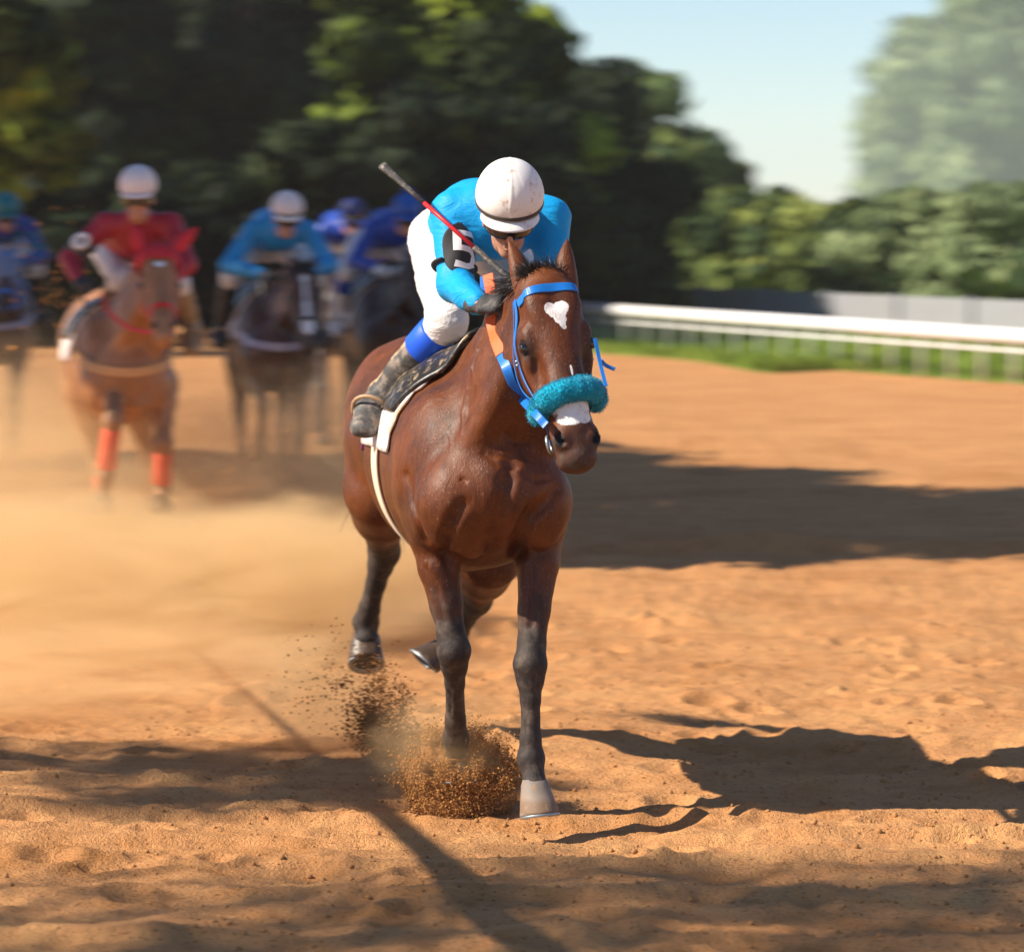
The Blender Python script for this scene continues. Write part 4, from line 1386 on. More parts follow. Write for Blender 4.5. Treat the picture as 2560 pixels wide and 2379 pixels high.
# ------------------------------------------------------------------ leading horse and rider
LEAD = V(-0.06, 0.0, 0.0); LYAW = rad(12)
_c, _s = math.cos(LYAW), math.sin(LYAW)
def WL(p):
    d = np.asarray(p, float) - LEAD
    return V(d[0] * _c + d[1] * _s, -d[0] * _s + d[1] * _c, d[2])
def DL(d):
    d = np.asarray(d, float)
    return V(d[0] * _c + d[1] * _s, -d[0] * _s + d[1] * _c, d[2])
def L_(px, py, y): return WL(PX(px, py, y))

coat_lead = coat_mat('bay_coat', (0.175, 0.044, 0.008), (0.058, 0.0135, 0.003),
    whites=((.138, .016, .025, .024), (.140, -.018, .024, .020), (.154, .000, .026, .029), (.176, .006, .024, .020), (.196, .010, .017, .011), (.210, .013, .009, .008),
            (.365, .012, .02, .004), (.485, -.002, .045, .060), (.525, -.012, .034, .042), (.525, .022, .030, .030)), rough=.50, spec=.36, dusty=.55)
REL = [  # (pixels along the hide, radius, blend, depth of the axis below the hide, carve)
    ([(512, 462), (507, 482), (502, 505), (497, 530), (492, 548)], .009, .045, -.006, True),
    ([(532, 510), (525, 524), (519, 536), (517, 550)], .015, .035, -.005, True),
    ([(556, 488), (545, 503), (532, 514)], .008, .035, -.005, True),
    ([(462, 505), (453, 520), (447, 537), (446, 552), (452, 570)], .012, .035, -.005, True),
    ([(406, 475), (411, 500), (419, 522), (425, 540)], .007, .035, -.005, True),
    ([(480, 444), (494, 454), (512, 459)], .004, .014, -.003, True), ([(484, 453), (497, 463), (515, 467)], .004, .014, -.003, True),
    ([(503, 432), (514, 441), (530, 443)], .004, .014, -.003, True), ([(522, 474), (536, 480), (552, 478)], .004, .014, -.003, True),
    ([(483, 332), (477, 350), (472, 368), (468, 390), (464, 412), (462, 436)], .0060, .010, .0015, False),
    ([(472, 368), (476, 384), (474, 398)], .0045, .008, .001, False), ([(446, 425), (452, 440), (450, 458)], .0040, .008, .001, False),
    ([(462, 479), (466, 481)], .005, .008, -.001, True),
    ([(425, 568), (436, 592), (444, 620)], .006, .02, -.003, True), ([(536, 560), (534, 590), (531, 625)], .006, .02, -.003, True),
    ([(524, 700), (524, 730), (524, 752)], .004, .010, -.002, True), ([(450, 690), (451, 712)], .004, .010, -.002, True),
    ([(378, 580), (374, 610)], .004, .010, -.002, True),
]
lead_spec = dict(
    voxel=0.0066, coat=coat_lead, wide=1.12, cam=(WL((0, CAM_Y, CAM_H)), lambda px, py: L_(px, py, 1.0)), relief=REL,
    torso=[(0, 0.04, 1.12, .20, .20), (0, .2, 1.15, .27, .32), (0, .5, 1.17, .285, .37), (0, .9, 1.18, .282, .35), (0, 1.2, 1.23, .255, .31),
           (0, 1.5, 1.27, .25, .29), (0, 1.72, 1.22, .18, .23)],
    poll=L_(549, 270, -.30), muzzle=L_(584, 462, -.55), side=DL((.965, .25, .06)),
    neck_base=(-.01, .22, 1.25),
    pecs=[(L_(508, 515, -.03), (.072, .085, .075), .022), (L_(471, 533, .0), (.066, .08, .085), .020), (L_(545, 500, .04), (.075, .10, .10), .04), (L_(426, 468, .24), (.105, .17, .22), .07), (L_(438, 512, .10), (.085, .11, .11), .05)],
    legs=dict(
        fl=foreleg(L_(433, 530, .18), L_(454, 650, .10), L_(456, 738, .32), L_(457, 760, .38), 1.02),
        fr=foreleg(L_(541, 520, .16), L_(530, 664, .00), L_(531, 758, -.02), L_(535, 786, -.06), 1.02),
        hl=hindleg(L_(379, 488, 1.28), L_(384, 550, 1.62), L_(366, 622, 1.86), L_(366, 638, 1.84), 1.10),
        hr=hindleg(L_(486, 548, 1.30), L_(476, 596, 1.58), L_(454, 638, 1.78), L_(445, 651, 1.78), 1.14)),
    hoofdir=dict(fl=(0, -.2, -1), fr=DL((.12, -.20, -1)), hl=DL((0.04, -.62, -.75)), hr=DL((-.66, -.22, -.70))),
    hooffwd=dict(hl=DL((0, .3, -1)), hr=DL((-.5, -.2, .9))),
    hoofmat=dict(fr=M['hoof_pale']), hoofh=dict(fr=.106, hl=.095),
)
lead, LHF, lbvh = build_horse('horse', 'gleaming bay racehorse in front with turquoise fleece noseband and white star', 'racehorses galloping down the track',
                              LEAD, LYAW, lead_spec)
# ears
def _ear(HF, parent, b, t, face, w, mat, bend=.02): return ear_mesh(parent, b, t, face, w, mat, bend=bend)
_ear(LHF, lead, L_(523, 294, -.22), L_(512, 238, -.17), DL((.6, -.8, .1)), .062, coat_lead, .02)
_ear(LHF, lead, L_(571, 291, -.21), L_(568, 237, -.17), DL((.1, -1, .1)), .052, coat_lead, -.02)
# mane and forelock
crest = spline([LHF(-.005, 0, -.09), lerp(LHF(-.005, 0, -.09), V(0, .4, 1.56), .45) + V(0, 0, .05), V(0.0, .38, 1.57)], 12)
strands('mane', M['mane'], lead, crest[:6] + V(0, 0, .0), [V(-.75, .25, .50)] * 6, .10, 1500, .0030, .7, .30, 5, 8)
strands('mane', M['mane'], lead, crest[3:] + V(0, 0, -.01), [V(.9, .15, .35)] * 9, .13, 500, .0024, 1.0, .3, 9)
strands('forelock', M['mane'], lead, np.array([LHF(-.004, s, -.07) for s in (-.05, -.02, 0, .02, .045)]), [V(-.45, .3, .75)] * 5, .075, 1700, .0026, .55, .30, 6, 8)
tb = V(0, 1.92, 1.32)
strands('tail', M['mane'], lead, np.array([tb, tb + V(0, .03, -.03)]), [V(.12, .8, -.45), V(.12, .8, -.6)], .5, 420, .004, .6, .05, 8)

# bridle
bridle = empty('bridle'); bridle.parent = lead
bd = MB()
P, Nn = head_ring(lbvh, LHF, lambda t: .062 + .02 * (2 * t - 1) ** 2 * 1.0, -.10, -80, 82, .004)
ribbon(P, .031, Nn, .0028, 'browband', M['strap_blue'], bridle, 60)
for sg in (-1, 1):
    P, Nn = head_line(lbvh, LHF, [(.06, sg * 88, -.10), (.13, sg * 90, -.10), (.22, sg * 98, -.11), (.32, sg * 100, -.11), (.40, sg * 96, -.10), (.47, sg * 90, -.085)], .006)
    ribbon(P, .017, Nn, .003, 'cheekpiece', M['strap_blue'], bridle, 50)
    P, Nn = head_line(lbvh, LHF, [(.062, sg * 96, -.10), (.15, sg * 104, -.12), (.25, sg * 112, -.14), (.35, sg * 116, -.14), (.45, sg * 112, -.11), (.53, sg * 100, -.09)], .007)
    ribbon(P, .021, Nn, .003, 'cheekpiece', M['strap_blue'], bridle, 50)
    # bit ring and buckle
    c, q = cast(lbvh, LHF(.575, sg * .3, -.115), LHF(.575, 0, -.115), .012)
    mb = MB()
    uu = nrm(LHF.L); vv_ = nrm(np.cross(q, uu))
    mb.tube([c + .028 * (uu * math.sin(a) + vv_ * math.cos(a)) for a in np.linspace(0, 2 * math.pi, 25)], .0055, 8, caps=False)
    mb.build('bit_ring', M['steel'], bridle)
    P, Nn = head_line(lbvh, LHF, [(.47, sg * 100, -.09), (.52, sg * 104, -.10), (.575, sg * 110, -.11)], .008)
    ribbon(P, .020, Nn, .003, 'bit_strap', M['strap_blue'], bridle, 16)
    c, q = cast(lbvh, LHF(.275, sg * .3, -.13), LHF(.275, 0, -.13), .012)
    mb = MB()
    for d_ in (-.006, .008):
        mb.tube([c + LHF.L * d_ - q * .004, c + LHF.L * d_ + q * .006], [.006, .004], 10)
    mb.build('buckle_stud', M['steel'], bridle)
# loose strap ends flying on the far side
for a_, b_, c_ in ((L_(601, 360, -.42), L_(606, 365, -.40), L_(615, 369, -.40)), (L_(595, 338, -.42), L_(600, 362, -.44), L_(606, 386, -.48))):
    ribbon([a_, b_, c_], .013, DL((.2, -1, 0)), .003, 'strap_end', M['strap_blue'], bridle, 14)
# fleece noseband: thick lumpy tube plus fibres
P, Nn = head_ring(lbvh, LHF, lambda t: .418 + .060 * (1 - t) ** 2 + .022 * t * t, -.085, -112, 112, .022, 60)
P = np.array(P); Nn = np.array(Nn)
mbv = []; seg = 26
for i in range(60):
    t = nrm(P[min(i + 1, 59)] - P[max(i - 1, 0)]); a = nrm(Nn[i] - t * t.dot(Nn[i])); b_ = np.cross(t, a)
    e = min(i, 59 - i) / 59
    rr = .036 * min(1, .55 + e * 7)
    for j in range(seg):
        th = 2 * math.pi * j / seg
        q = P[i] + rr * (a * math.cos(th) + b_ * math.sin(th) * 1.08)
        mbv.append(q + (q - P[i]) / rr * (.008 * float(vn3(q * 75)) + .005 * float(vn3(q * 150))))
mbv = np.array(mbv); ff = []
for i in range(59):
    for j in range(seg):
        k2 = (j + 1) % seg
        ff.append((i * seg + j, i * seg + k2, (i + 1) * seg + k2, (i + 1) * seg + j))
ff.append(tuple(range(seg))[::-1]); ff.append(tuple(range(59 * seg, 60 * seg)))
r_ = np.random.default_rng(21)
fv = []; fq = []
nf = 16000
for q in range(nf):
    i = r_.integers(0, 60); j = r_.integers(0, seg)
    p = mbv[i * seg + j] + r_.normal(0, .0025, 3); o_ = nrm(p - P[i]) + r_.normal(0, .7, 3)
    o_ = nrm(o_); s1 = nrm(np.cross(o_, r_.normal(0, 1, 3))) * .0013
    ln = .003 + .004 * r_.random()
    b0 = len(mbv) + len(fv)
    fv += [p - s1, p + s1, p + o_ * ln]
    fq.append((b0, b0 + 1, b0 + 2))
mesh_obj('noseband_fleece', np.vstack([mbv, np.array(fv)]), ff + fq, M['fleece'], bridle)
# reins: doubled orange grip through the hand, blue webbing down to the bit
nr = DL((-.35, -.9, .2))
def hide(px, py, off=.012, y=None):
    o_ = WL((0, CAM_Y, CAM_H)); t_ = L_(px, py, 2.0)
    d_ = nrm(t_ - o_); h_, n_, i_, _ = lbvh.ray_cast(Vector(o_), Vector(d_))
    return np.array(h_) - d_ * off if h_ is not None else L_(px, py, y)
ribbon([hide(490, 316, .02), hide(493, 328), hide(496, 340), hide(501, 353)], .044, nr, .004, 'rein', M['rein_orange'], lead, 24)
ribbon([hide(500, 351, .010), hide(506, 366, .012), hide(513, 384, .016), hide(523, 400, .02), L_(534, 412, -.47), L_(546, 425, -.53)], [.040, .036, .030, .028, .028], nr, .003, 'rein', M['strap_blue'], lead, 40)
ribbon([L_(488, 274, .06), L_(490, 286, .04), L_(493, 301, .02)], .040, nr, .004, 'rein', M['rein_orange'], lead, 16)
ribbon([L_(484, 276, .08), L_(484, 290, .07), L_(484, 303, .06)], .030, nr, .003, 'rein', M['strap_blue'], lead, 12)
mb = MB(); mb.tube([L_(500, 309, -.02), L_(507, 303, -.06), L_(514, 298, -.10)], .009, 10); mb.build('rein', M['rein_orange'], lead)
# white cloth, saddle, girth
body_patch(lbvh, .42, 1.0, -90, 90, .014, .008, 'saddle_cloth', M['white_cloth'], lead,
           yf=lambda t, a: .36 + .06 * abs(a / 1.8) + .66 * t + .012 * math.sin(a * 22) * (1 - t))
body_patch(lbvh, .42, 1.0, -96, 96, .011, .008, 'cloth_edging', M['purple'], lead, 10, 40, yf=lambda t, a: .98 + .07 * t)
body_patch(lbvh, .42, .90, -62, 62, .028, .014, 'saddle', M['saddle'], lead, yf=lambda t, a: .30 + .20 * abs(a / 1.4) ** 1.2 + .5 * t)
body_patch(lbvh, .66, .76, 60, 300, .012, .008, 'girth', M['cream_elastic'], lead, 6, 60)

# ---- rider
Jl = dict(
    pelvis=L_(462, 236, .95), mid=L_(480, 212, .66), chest=L_(498, 214, .38), neck=L_(506, 212, .26), head=L_(509, 219, .10),
    face=DL((.03, -.90, -.42)), up=DL((.03, -.42, .90)),
    sl=L_(452, 212, .36), sr=L_(549, 218, .36), el=L_(455, 284, .24), er=L_(553, 276, .28), wl=L_(479, 304, .00), wr=L_(524, 304, .14),
    hl=L_(438, 238, .92), hr=L_(492, 240, 1.0), kl=L_(447, 321, .56), kr=L_(548, 330, .62), al=L_(382, 394, .78), ar=L_(545, 400, .95), tl=L_(363, 428, .60), tr=L_(560, 440, .8),
    dl=DL((.80, -.55, .05)), nl=DL((-.15, -.75, .62)), thl=DL((.2, .4, .9)), dr=DL((-.7, -.5, -.1)), nr=DL((.4, -.5, .75)), thr=DL((-.3, .3, .9)))
Cl = dict(skin=M['skin'], jersey=M['jersey_cyan'], breeches=M['breeches_white'], cuff=M['cuff_blue'], boot=M['boot_dirty'], foot=M['boot_grey'], glove=M['glove_black'],
          helmet=M['helmet_white'], band=M['elastic_dark'], peak=M['peak_white'], goggles=M['glass_dark'], hr=(.118, .140, .128))
rider, RHD = build_jockey('person crouched in bright cyan silks and muddy white helmet, riding the leading bay horse', 'riders on the racehorses', LEAD, LYAW, Jl, Cl, .0068, True)
# number band on the upper arm
S_, E_ = Jl['sl'], Jl['el']
ax = nrm(E_ - S_); fr = DL((.15, -1, .1)); fr = nrm(fr - ax * ax.dot(fr)); sd_ = np.cross(ax, fr)
if sd_.dot(DL((1, 0, 0))) < 0: sd_ = -sd_
AL = np.linalg.norm(E_ - S_)
def arm_pt(u, v, r):      # u metres round the arm (towards viewer's right), v metres down from the shoulder
    a = u / .075
    return S_ + ax * v + r * (fr * math.cos(a) + sd_ * math.sin(a))
n, m = 26, 26
g = np.zeros((n, m, 3)); V0, V1 = .075, .275
for i in range(n):
    for j in range(m):
        b_ = 2 * j / (m - 1) - 1
        wd = .080 * (1 - abs(b_) ** 3.2 * .75)
        u = .028 + wd * (2 * i / (n - 1) - 1)
        v = (V0 + V1) / 2 + (V1 - V0) / 2 * b_
        rr = .078 - .010 * (v - V0) / (V1 - V0) + .002 * math.sin(u * 60 + v * 40)
        g[i, j] = arm_pt(u, v, rr)
band = shell(g, .006, 'number_band', M['black_felt'], rider, out_hint=S_)
def glyph(polys, name, parent, org, sc, rfun, mat):
    """polys: quads in (x right, y down) mapped on the band, each subdivided"""
    vs_, fs_ = [], []
    for q in polys:
        q = np.array(q, float); k = 7; b0 = len(vs_)
        for i in range(k + 1):
            for j in range(k + 1):
                a, b_ = i / k, j / k
                p = (q[0] * (1 - a) + q[1] * a) * (1 - b_) + (q[3] * (1 - a) + q[2] * a) * b_
                u, v = org[0] + sc * p[0], org[1] + sc * p[1]
                vs_.append(arm_pt(u, v, rfun(v, u)))
        for i in range(k):
            for j in range(k):
                a = b0 + i * (k + 1) + j
                fs_.append((a, a + k + 1, a + k + 2, a + 1))
    return mesh_obj(name, vs_, fs_, mat, parent)
five = [[(0, 0), (1, 0), (1, .22), (0, .22)], [(0, .22), (.32, .22), (.32, .85), (0, .85)], [(.32, .62), (.75, .62), (.75, .85), (.32, .85)],
        [(.75, .62), (1.0, .75), (.82, .95), (.70, .85)], [(1.0, .75), (1.08, 1.05), (.78, 1.05), (.82, .95)], [(1.08, 1.05), (.98, 1.38), (.72, 1.26), (.78, 1.05)],
        [(.98, 1.38), (.62, 1.56), (.55, 1.32), (.72, 1.26)], [(.62, 1.56), (.0, 1.5), (.08, 1.24), (.55, 1.32)]]
glyph(five, 'number', band, (-.012, .104), .092, lambda v, u: .0806 - .010 * (v - V0) / (V1 - V0) + .002 * math.sin(u * 60 + v * 40), M['white_print'])
mb = MB(); vmid = .215
mb.tube([arm_pt(.075 * a, vmid + .01 * math.sin(a), .071) for a in np.linspace(1.0, 5.6, 24)], .012, 8, flat=(1, .35)); mb.build('band_strap', M['black_felt'], band)

# whip
wp = empty('riding_whip', PX(505, 277, .02))
tag(wp, 'riding whip with red shaft and frayed grey tip, held above the horse\'s neck', 'whip')
o_ = np.array(wp.location)
a0, a1 = PX(382, 165, .30) - o_, PX(512, 281, .00) - o_
def wpt(t): return lerp(a0, a1, t)
mb = MB(); mb.tube([wpt(t) for t in (0, .03, .12, .22, .335)], [.018, .0165, .0125, .0105, .008], 10, flat=(1, .7)); mb.build('flap', M['whip_black'], wp)
mb = MB(); mb.tube([wpt(t) for t in (.33, .5, .72)], [.0078, .0074, .0074], 10); mb.build('shaft', M['whip_red'], wp)
mb = MB()
ts = np.linspace(.715, 1.0, 24); mb.tube([wpt(t) for t in ts], [.0100 + .0016 * (i % 2) for i in range(24)], 10); mb.build('handle', M['whip_black'], wp)
# ------------------------------------------------------------------ the field behind
def frame_for(root, yaw):
    c, s = math.cos(yaw), math.sin(yaw)
    def D(d): d = np.asarray(d, float); return V(d[0] * c + d[1] * s, -d[0] * s + d[1] * c, d[2])
    def Wl(p): return D(np.asarray(p, float) - root)
    return D, (lambda px, py, y: Wl(PX(px, py, y)))

def canon_legs(ph=0):
    fl = foreleg(V(-.16, .20, .95), V(-.13, -.20, .74), V(-.13, .00, .50), V(-.13, .09, .44))
    fr = foreleg(V(.16, .20, .93), V(.13, -.08, .53), V(.10, -.22, .26), V(.09, -.28, .14))
    hl = hindleg(V(-.16, 1.30, .98), V(-.15, 1.62, .62), V(-.14, 1.45, .26), V(-.14, 1.40, .14))
    hr = hindleg(V(.16, 1.25, .98), V(.15, 1.45, .60), V(.14, 1.22, .26), V(.14, 1.16, .12))
    if ph:
        fl = foreleg(V(-.16, .22, .95), V(-.15, .05, .52), V(-.15, .00, .23), V(-.15, -.05, .11))
        fr = foreleg(V(.16, .20, .95), V(.16, -.14, .66), V(.15, .06, .42), V(.15, .14, .36))
    return dict(fl=fl, fr=fr, hl=hl, hr=hr)

def canon_rider(hx=0.0, hz=0.0, el=0.0):
    J = dict(pelvis=V(0, .95, 1.86), mid=V(hx * .3, .68, 1.99 + hz * .4), chest=V(hx * .6, .40, 1.96 + hz * .8), neck=V(hx * .8, .28, 1.97 + hz), head=V(hx, .10, 2.02 + hz),
             face=V(0, -.96, -.26), up=V(0, -.26, .96))
    for q, sg in (('l', -1), ('r', 1)):
        J['s' + q] = V(hx * .6 + sg * .185, .38, 1.94 + hz * .8)
        J['e' + q] = V(hx * .4 + sg * (.31 + el), .26, 1.70 + hz * .4)
        J['w' + q] = V(sg * .12, .02, 1.64)
        J['h' + q] = V(sg * .13, .95, 1.83)
        J['k' + q] = V(sg * .30, .50, 1.62)
        J['a' + q] = V(sg * .34, .85, 1.24)
        J['t' + q] = V(sg * .37, .66, 1.13)
    return J

def tack(o, HF, bvh, mat, cloth, breast=None, noseband=None):
    P, Nn = head_ring(bvh, HF, .07, -.10, -90, 90, .008, 20); ribbon(P, .03, Nn, .005, 'browband', mat, o, 24)
    P, Nn = head_ring(bvh, HF, .46, -.085, -115, 115, .008, 24); ribbon(P, .03, Nn, .005, 'noseband', noseband or mat, o, 28)
    for sg in (-1, 1):
        P, Nn = head_line(bvh, HF, [(.07, sg * 90, -.10), (.22, sg * 100, -.11), (.34, sg * 100, -.11), (.46, sg * 92, -.09)], .008)
        ribbon(P, .022, Nn, .004, 'cheekpiece', mat, o, 20)
        h = HF(.57, sg * .06, -.12)
        hd = V(sg * .14, -.06, 1.60)
        ribbon([hd, lerp(hd, h, .35) + V(sg * .07, 0, -.02), lerp(hd, h, .7) + V(sg * .05, 0, -.04), h], .024, V(sg * .5, -.8, .2), .003, 'rein', mat, o, 20)
    body_patch(bvh, .42, 1.0, -100, 100, .014, .010, 'saddle_cloth', cloth, o, 12, 30, yf=lambda t, a: .38 + .10 * abs(a / 1.8) + .62 * t)
    body_patch(bvh, .42, .9, -75, 75, .030, .014, 'saddle', M['saddle'], o, 10, 24, yf=lambda t, a: .34 + .2 * abs(a / 1.4) + .48 * t)
    if breast is not None:
        P = []; Nn = []
        for i in range(30):
            u = -1 + 2 * i / 29
            a = u * rad(112)
            c = V(0, .30, 1.24); d = V(math.sin(a), -math.cos(a), -.34 * math.cos(a) + .12)
            p, q = cast(bvh, c + d * 1.1, c, .012); P.append(p); Nn.append(q)
        ribbon(P, .055, Nn, .006, 'breast_strap', breast, o, 50)

def bandage(o, lg, a, b, mat, r=.052):
    mb = MB(); mb.tube([lerp(a, b, t) for t in (0, .04, .3, .6, .96, 1)], [r * .85, r, r * .96, r * .96, r * 1.02, r * .9], 16)
    mb.build('leg_bandage', mat, o)

RG, JG = 'racehorses galloping down the track', 'riders on the racehorses'
# -- maroon rider on a chestnut in a red hood
R1, Y1 = V(-2.27, 8.75, 0), rad(11)
D1, P1 = frame_for(R1, Y1)
coat1 = coat_mat('chestnut_coat', (0.44, 0.20, 0.085), (0.30, 0.125, 0.05), points=(.34, .17, .08), whites=((.13, .0, .028, .03),), dusty=.5, rough=.5)
h1 = dict(voxel=.013, coat=coat1, poll=P1(158, 248, 8.45), muzzle=P1(165, 334, 8.0), side=D1((.97, .2, .03)), wide=1.05,
    torso=[(x, y, z, w * 1.06, h) for x, y, z, w, h in CANON_TORSO],
    legs=dict(fl=foreleg(P1(117, 382, 8.95), P1(113, 420, 8.35), P1(106, 474, 8.45), P1(103, 496, 8.5), 1.1),
              fr=foreleg(P1(164, 384, 8.95), P1(163, 444, 8.75), P1(162, 488, 8.85), P1(161, 500, 8.8), 1.1),
              hl=hindleg(V(-.16, 1.25, .98), P1(98, 455, 10.3), P1(105, 515, 10.15), P1(108, 530, 10.05)),
              hr=hindleg(V(.16, 1.3, .98), P1(146, 452, 10.4), P1(150, 500, 10.7), P1(150, 515, 10.75))))
ho1, HF1, bv1 = build_horse('horse', 'chestnut racehorse wearing a red ear hood and orange leg bandages', RG, R1, Y1, h1)
hood = empty('ear_hood'); hood.parent = ho1
ear_mesh(hood, P1(140, 250, 8.5), P1(131, 222, 8.55), D1((-.3, -.9, .2)), .062, M['red_cloth'], bend=.01, name='hood_ear')
ear_mesh(hood, P1(176, 250, 8.5), P1(198, 226, 8.55), D1((.3, -.9, .2)), .062, M['red_cloth'], bend=-.01, name='hood_ear')
g = ellipsoid_grid(HF1(.02, 0, -.115), np.array([HF1.S, HF1.N, -HF1.L]), (.135, .125, .13), -180, 180, -22, 88, 36, 14)
shell(g, .006, 'hood_cap', M['red_cloth'], hood, out_hint=HF1(.04, 0, -.12))
tack(ho1, HF1, bv1, M['red_strap'], M['white_cloth'], M['tan_strap'])
for lg in ('fl', 'fr'):
    L = h1['legs'][lg][0]; bandage(ho1, L, lerp(L[4][0], L[8][0], .10), lerp(L[4][0], L[8][0], .88), M['bandage'], .056)
L = h1['legs']['hl'][0]; bandage(ho1, L, lerp(L[3][0], L[7][0], .35), lerp(L[3][0], L[7][0], .92), M['bandage'], .054)
J1 = dict(pelvis=P1(120, 243, 9.75), mid=P1(130, 238, 9.40), chest=P1(138, 230, 9.08), neck=P1(138, 216, 8.98), head=P1(138, 199, 8.80), face=D1((-.02, -.985, -.15)), up=D1((0, -.15, .98)),
    sl=P1(106, 224, 9.0), sr=P1(170, 224, 9.0), el=P1(70, 258, 8.95), er=P1(186, 264, 8.85), wl=P1(78, 279, 8.75), wr=P1(160, 287, 8.65),
    hl=P1(108, 247, 9.65), hr=P1(142, 250, 9.7), kl=P1(120, 279, 9.12), kr=P1(178, 284, 9.12), al=P1(99, 326, 9.35), ar=P1(192, 326, 9.35), tl=P1(92, 350, 9.12), tr=P1(192, 350, 9.12))
C1 = dict(skin=M['skin'], jersey=M['jersey_maroon'], breeches=M['breeches_white'], cuff=M['boot_tan'], boot=M['boot_tan'], glove=M['boot_dark'], helmet=M['helmet_plain'], band=M['helmet_plain'], peak=M['helmet_plain'], goggles=M['glass_dark'])
j1, HD1 = build_jockey('person in maroon silks, pale helmet and dark goggles, sitting tall on the chestnut', JG, R1, Y1, J1, C1, .010, False)
mb = MB(); mb.tube([J1['wl'] + V(0, -.05, -.02), J1['wl'] + D1((.12, -.15, -.35))], [.011, .007], 8)
o = mb.build('riding_whip', M['whip_black'], None); o.location = tuple(R1); o.rotation_euler = (0, 0, Y1)
tag(o, 'dark riding whip hanging from the hand of the person in maroon silks', 'whip')
# number cloth on the right sleeve
def sleeve_band(J, q, body, t0, t1, r, mat, pmat, D):
    a, b_ = J['s' + q], J['e' + q]; ax = nrm(b_ - a); fr = D((-.35, -.9, .1)); fr = nrm(fr - ax * ax.dot(fr)); sd_ = np.cross(ax, fr)
    mb = MB(); mb.tube([lerp(a, b_, t) for t in np.linspace(t0, t1, 6)], [r, r * 1.02, r, r * .98, r * .97, r * .96], 22)
    bd = mb.build('number_band', mat, body)
    cen = lerp(a, b_, (t0 + t1) / 2 - .08)
    def pt(ang, v, rr): return cen + ax * v + rr * (fr * math.cos(ang) + sd_ * math.sin(ang))
    mb = MB()
    mb.tube([pt(.50 * math.cos(t), .042 * math.sin(t), r * 1.05) for t in np.linspace(0, 2 * math.pi, 26)], .016, 8, caps=False, flat=(1, 1))
    mb.tube([pt(.50 * math.cos(t), .042 * math.sin(t) + .01 + .06 * max(0, -t) / 1.5, r * 1.05) for t in np.linspace(0, -1.5, 10)] , .015, 8)
    mb.build('number', pmat, bd)
sleeve_band(J1, 'l', j1, .48, .92, .074, M['whip_black'], M['white_print'], D1)

# -- blue rider behind the dust
R2, Y2 = V(-1.62, 12.6, 0), rad(9)
D2, P2 = frame_for(R2, Y2)
coat2 = coat_mat('dark_bay_coat', (0.095, 0.030, 0.012), (0.05, 0.016, 0.008), whites=((.12, 0, .05, .022), (.22, .0, .10, .014), (.38, 0, .10, .020), (.50, 0, .09, .040)), rough=.45)
h2 = dict(voxel=.015, coat=coat2, poll=P2(303, 264, 12.35), muzzle=P2(310, 346, 11.95), side=D2((.99, .12, 0)), legs=canon_legs(0), wide=1.05)
ho2, HF2, bv2 = build_horse('horse', 'dark bay racehorse with a long white blaze, under the blue rider in white helmet', RG, R2, Y2, h2)
for sg in (-1, 1): ear_mesh(ho2, HF2(.0, sg * .06, -.05), HF2(-.15, sg * .085, -.09), HF2.N + HF2.S * sg * .3, .05, coat2)
strands('forelock', M['mane'], ho2, np.array([HF2(-.004, s, -.05) for s in (-.05, 0, .05)]), [V(0, -.2, .3)] * 3, .14, 160, .006, 1.2, .3, 4)
tack(ho2, HF2, bv2, M['strap_dark'], M['white_cloth'], M['pale_strap'])
J2 = canon_rider(.06, .0, .05)
C2 = dict(skin=M['skin'], jersey=M['jersey_blue'], breeches=M['breeches_white'], cuff=M['boot_dark'], boot=M['boot_dark'], glove=M['glove_black'], helmet=M['helmet_plain'], band=M['whip_black'], peak=M['peak_white'], goggles=M['glass_dark'])
j2, _ = build_jockey('person crouched in blue silks and white helmet on the blazed dark bay', JG, R2, Y2, J2, C2, .012, False)

# -- two dark blue riders at the back of the field
R3, Y3 = V(-1.50, 19.0, 0), rad(6)
D3, P3 = frame_for(R3, Y3)
coat3 = coat_mat('brown_black_coat', (0.06, 0.02, 0.010), (0.035, 0.012, 0.007), rough=.45)
h3 = dict(voxel=.018, coat=coat3, poll=V(.10, -.36, 1.78), muzzle=V(.12, -.74, 1.22), legs=canon_legs(1))
ho3, HF3, bv3 = build_horse('horse', 'brown black racehorse half hidden behind the blazed bay, under the navy capped rider', RG, R3, Y3, h3)
for sg in (-1, 1): ear_mesh(ho3, HF3(.0, sg * .06, -.05), HF3(-.15, sg * .085, -.09), HF3.N + HF3.S * sg * .3, .05, coat3)
tack(ho3, HF3, bv3, M['strap_dark'], M['white_cloth'])
J3 = canon_rider(.10, -.02, .02)
C3 = dict(C2, jersey=M['jersey_royal'], helmet=M['helmet_navy'], band=M['elastic_yellow'], peak=M['helmet_navy'], glove=M['skin'])
j3, _ = build_jockey('person in royal blue silks and navy cap with a yellow band, furthest back', JG, R3, Y3, J3, C3, .014, False)
R4, Y4 = V(-.92, 15.0, 0), rad(8)
D4, P4 = frame_for(R4, Y4)
coat4 = coat_mat('seal_brown_coat', (0.055, 0.018, 0.010), (0.03, 0.011, 0.007), rough=.45)
h4 = dict(voxel=.018, coat=coat4, poll=V(.16, -.36, 1.74), muzzle=V(.22, -.74, 1.20), legs=canon_legs(1))
ho4, HF4, bv4 = build_horse('horse', 'seal brown racehorse directly behind the leading horse, under the bright blue helmet', RG, R4, Y4, h4)
for sg in (-1, 1): ear_mesh(ho4, HF4(.0, sg * .06, -.05), HF4(-.15, sg * .085, -.09), HF4.N + HF4.S * sg * .3, .05, coat4)
tack(ho4, HF4, bv4, M['strap_dark'], M['white_cloth'])
J4 = canon_rider(.13, .0, .0)
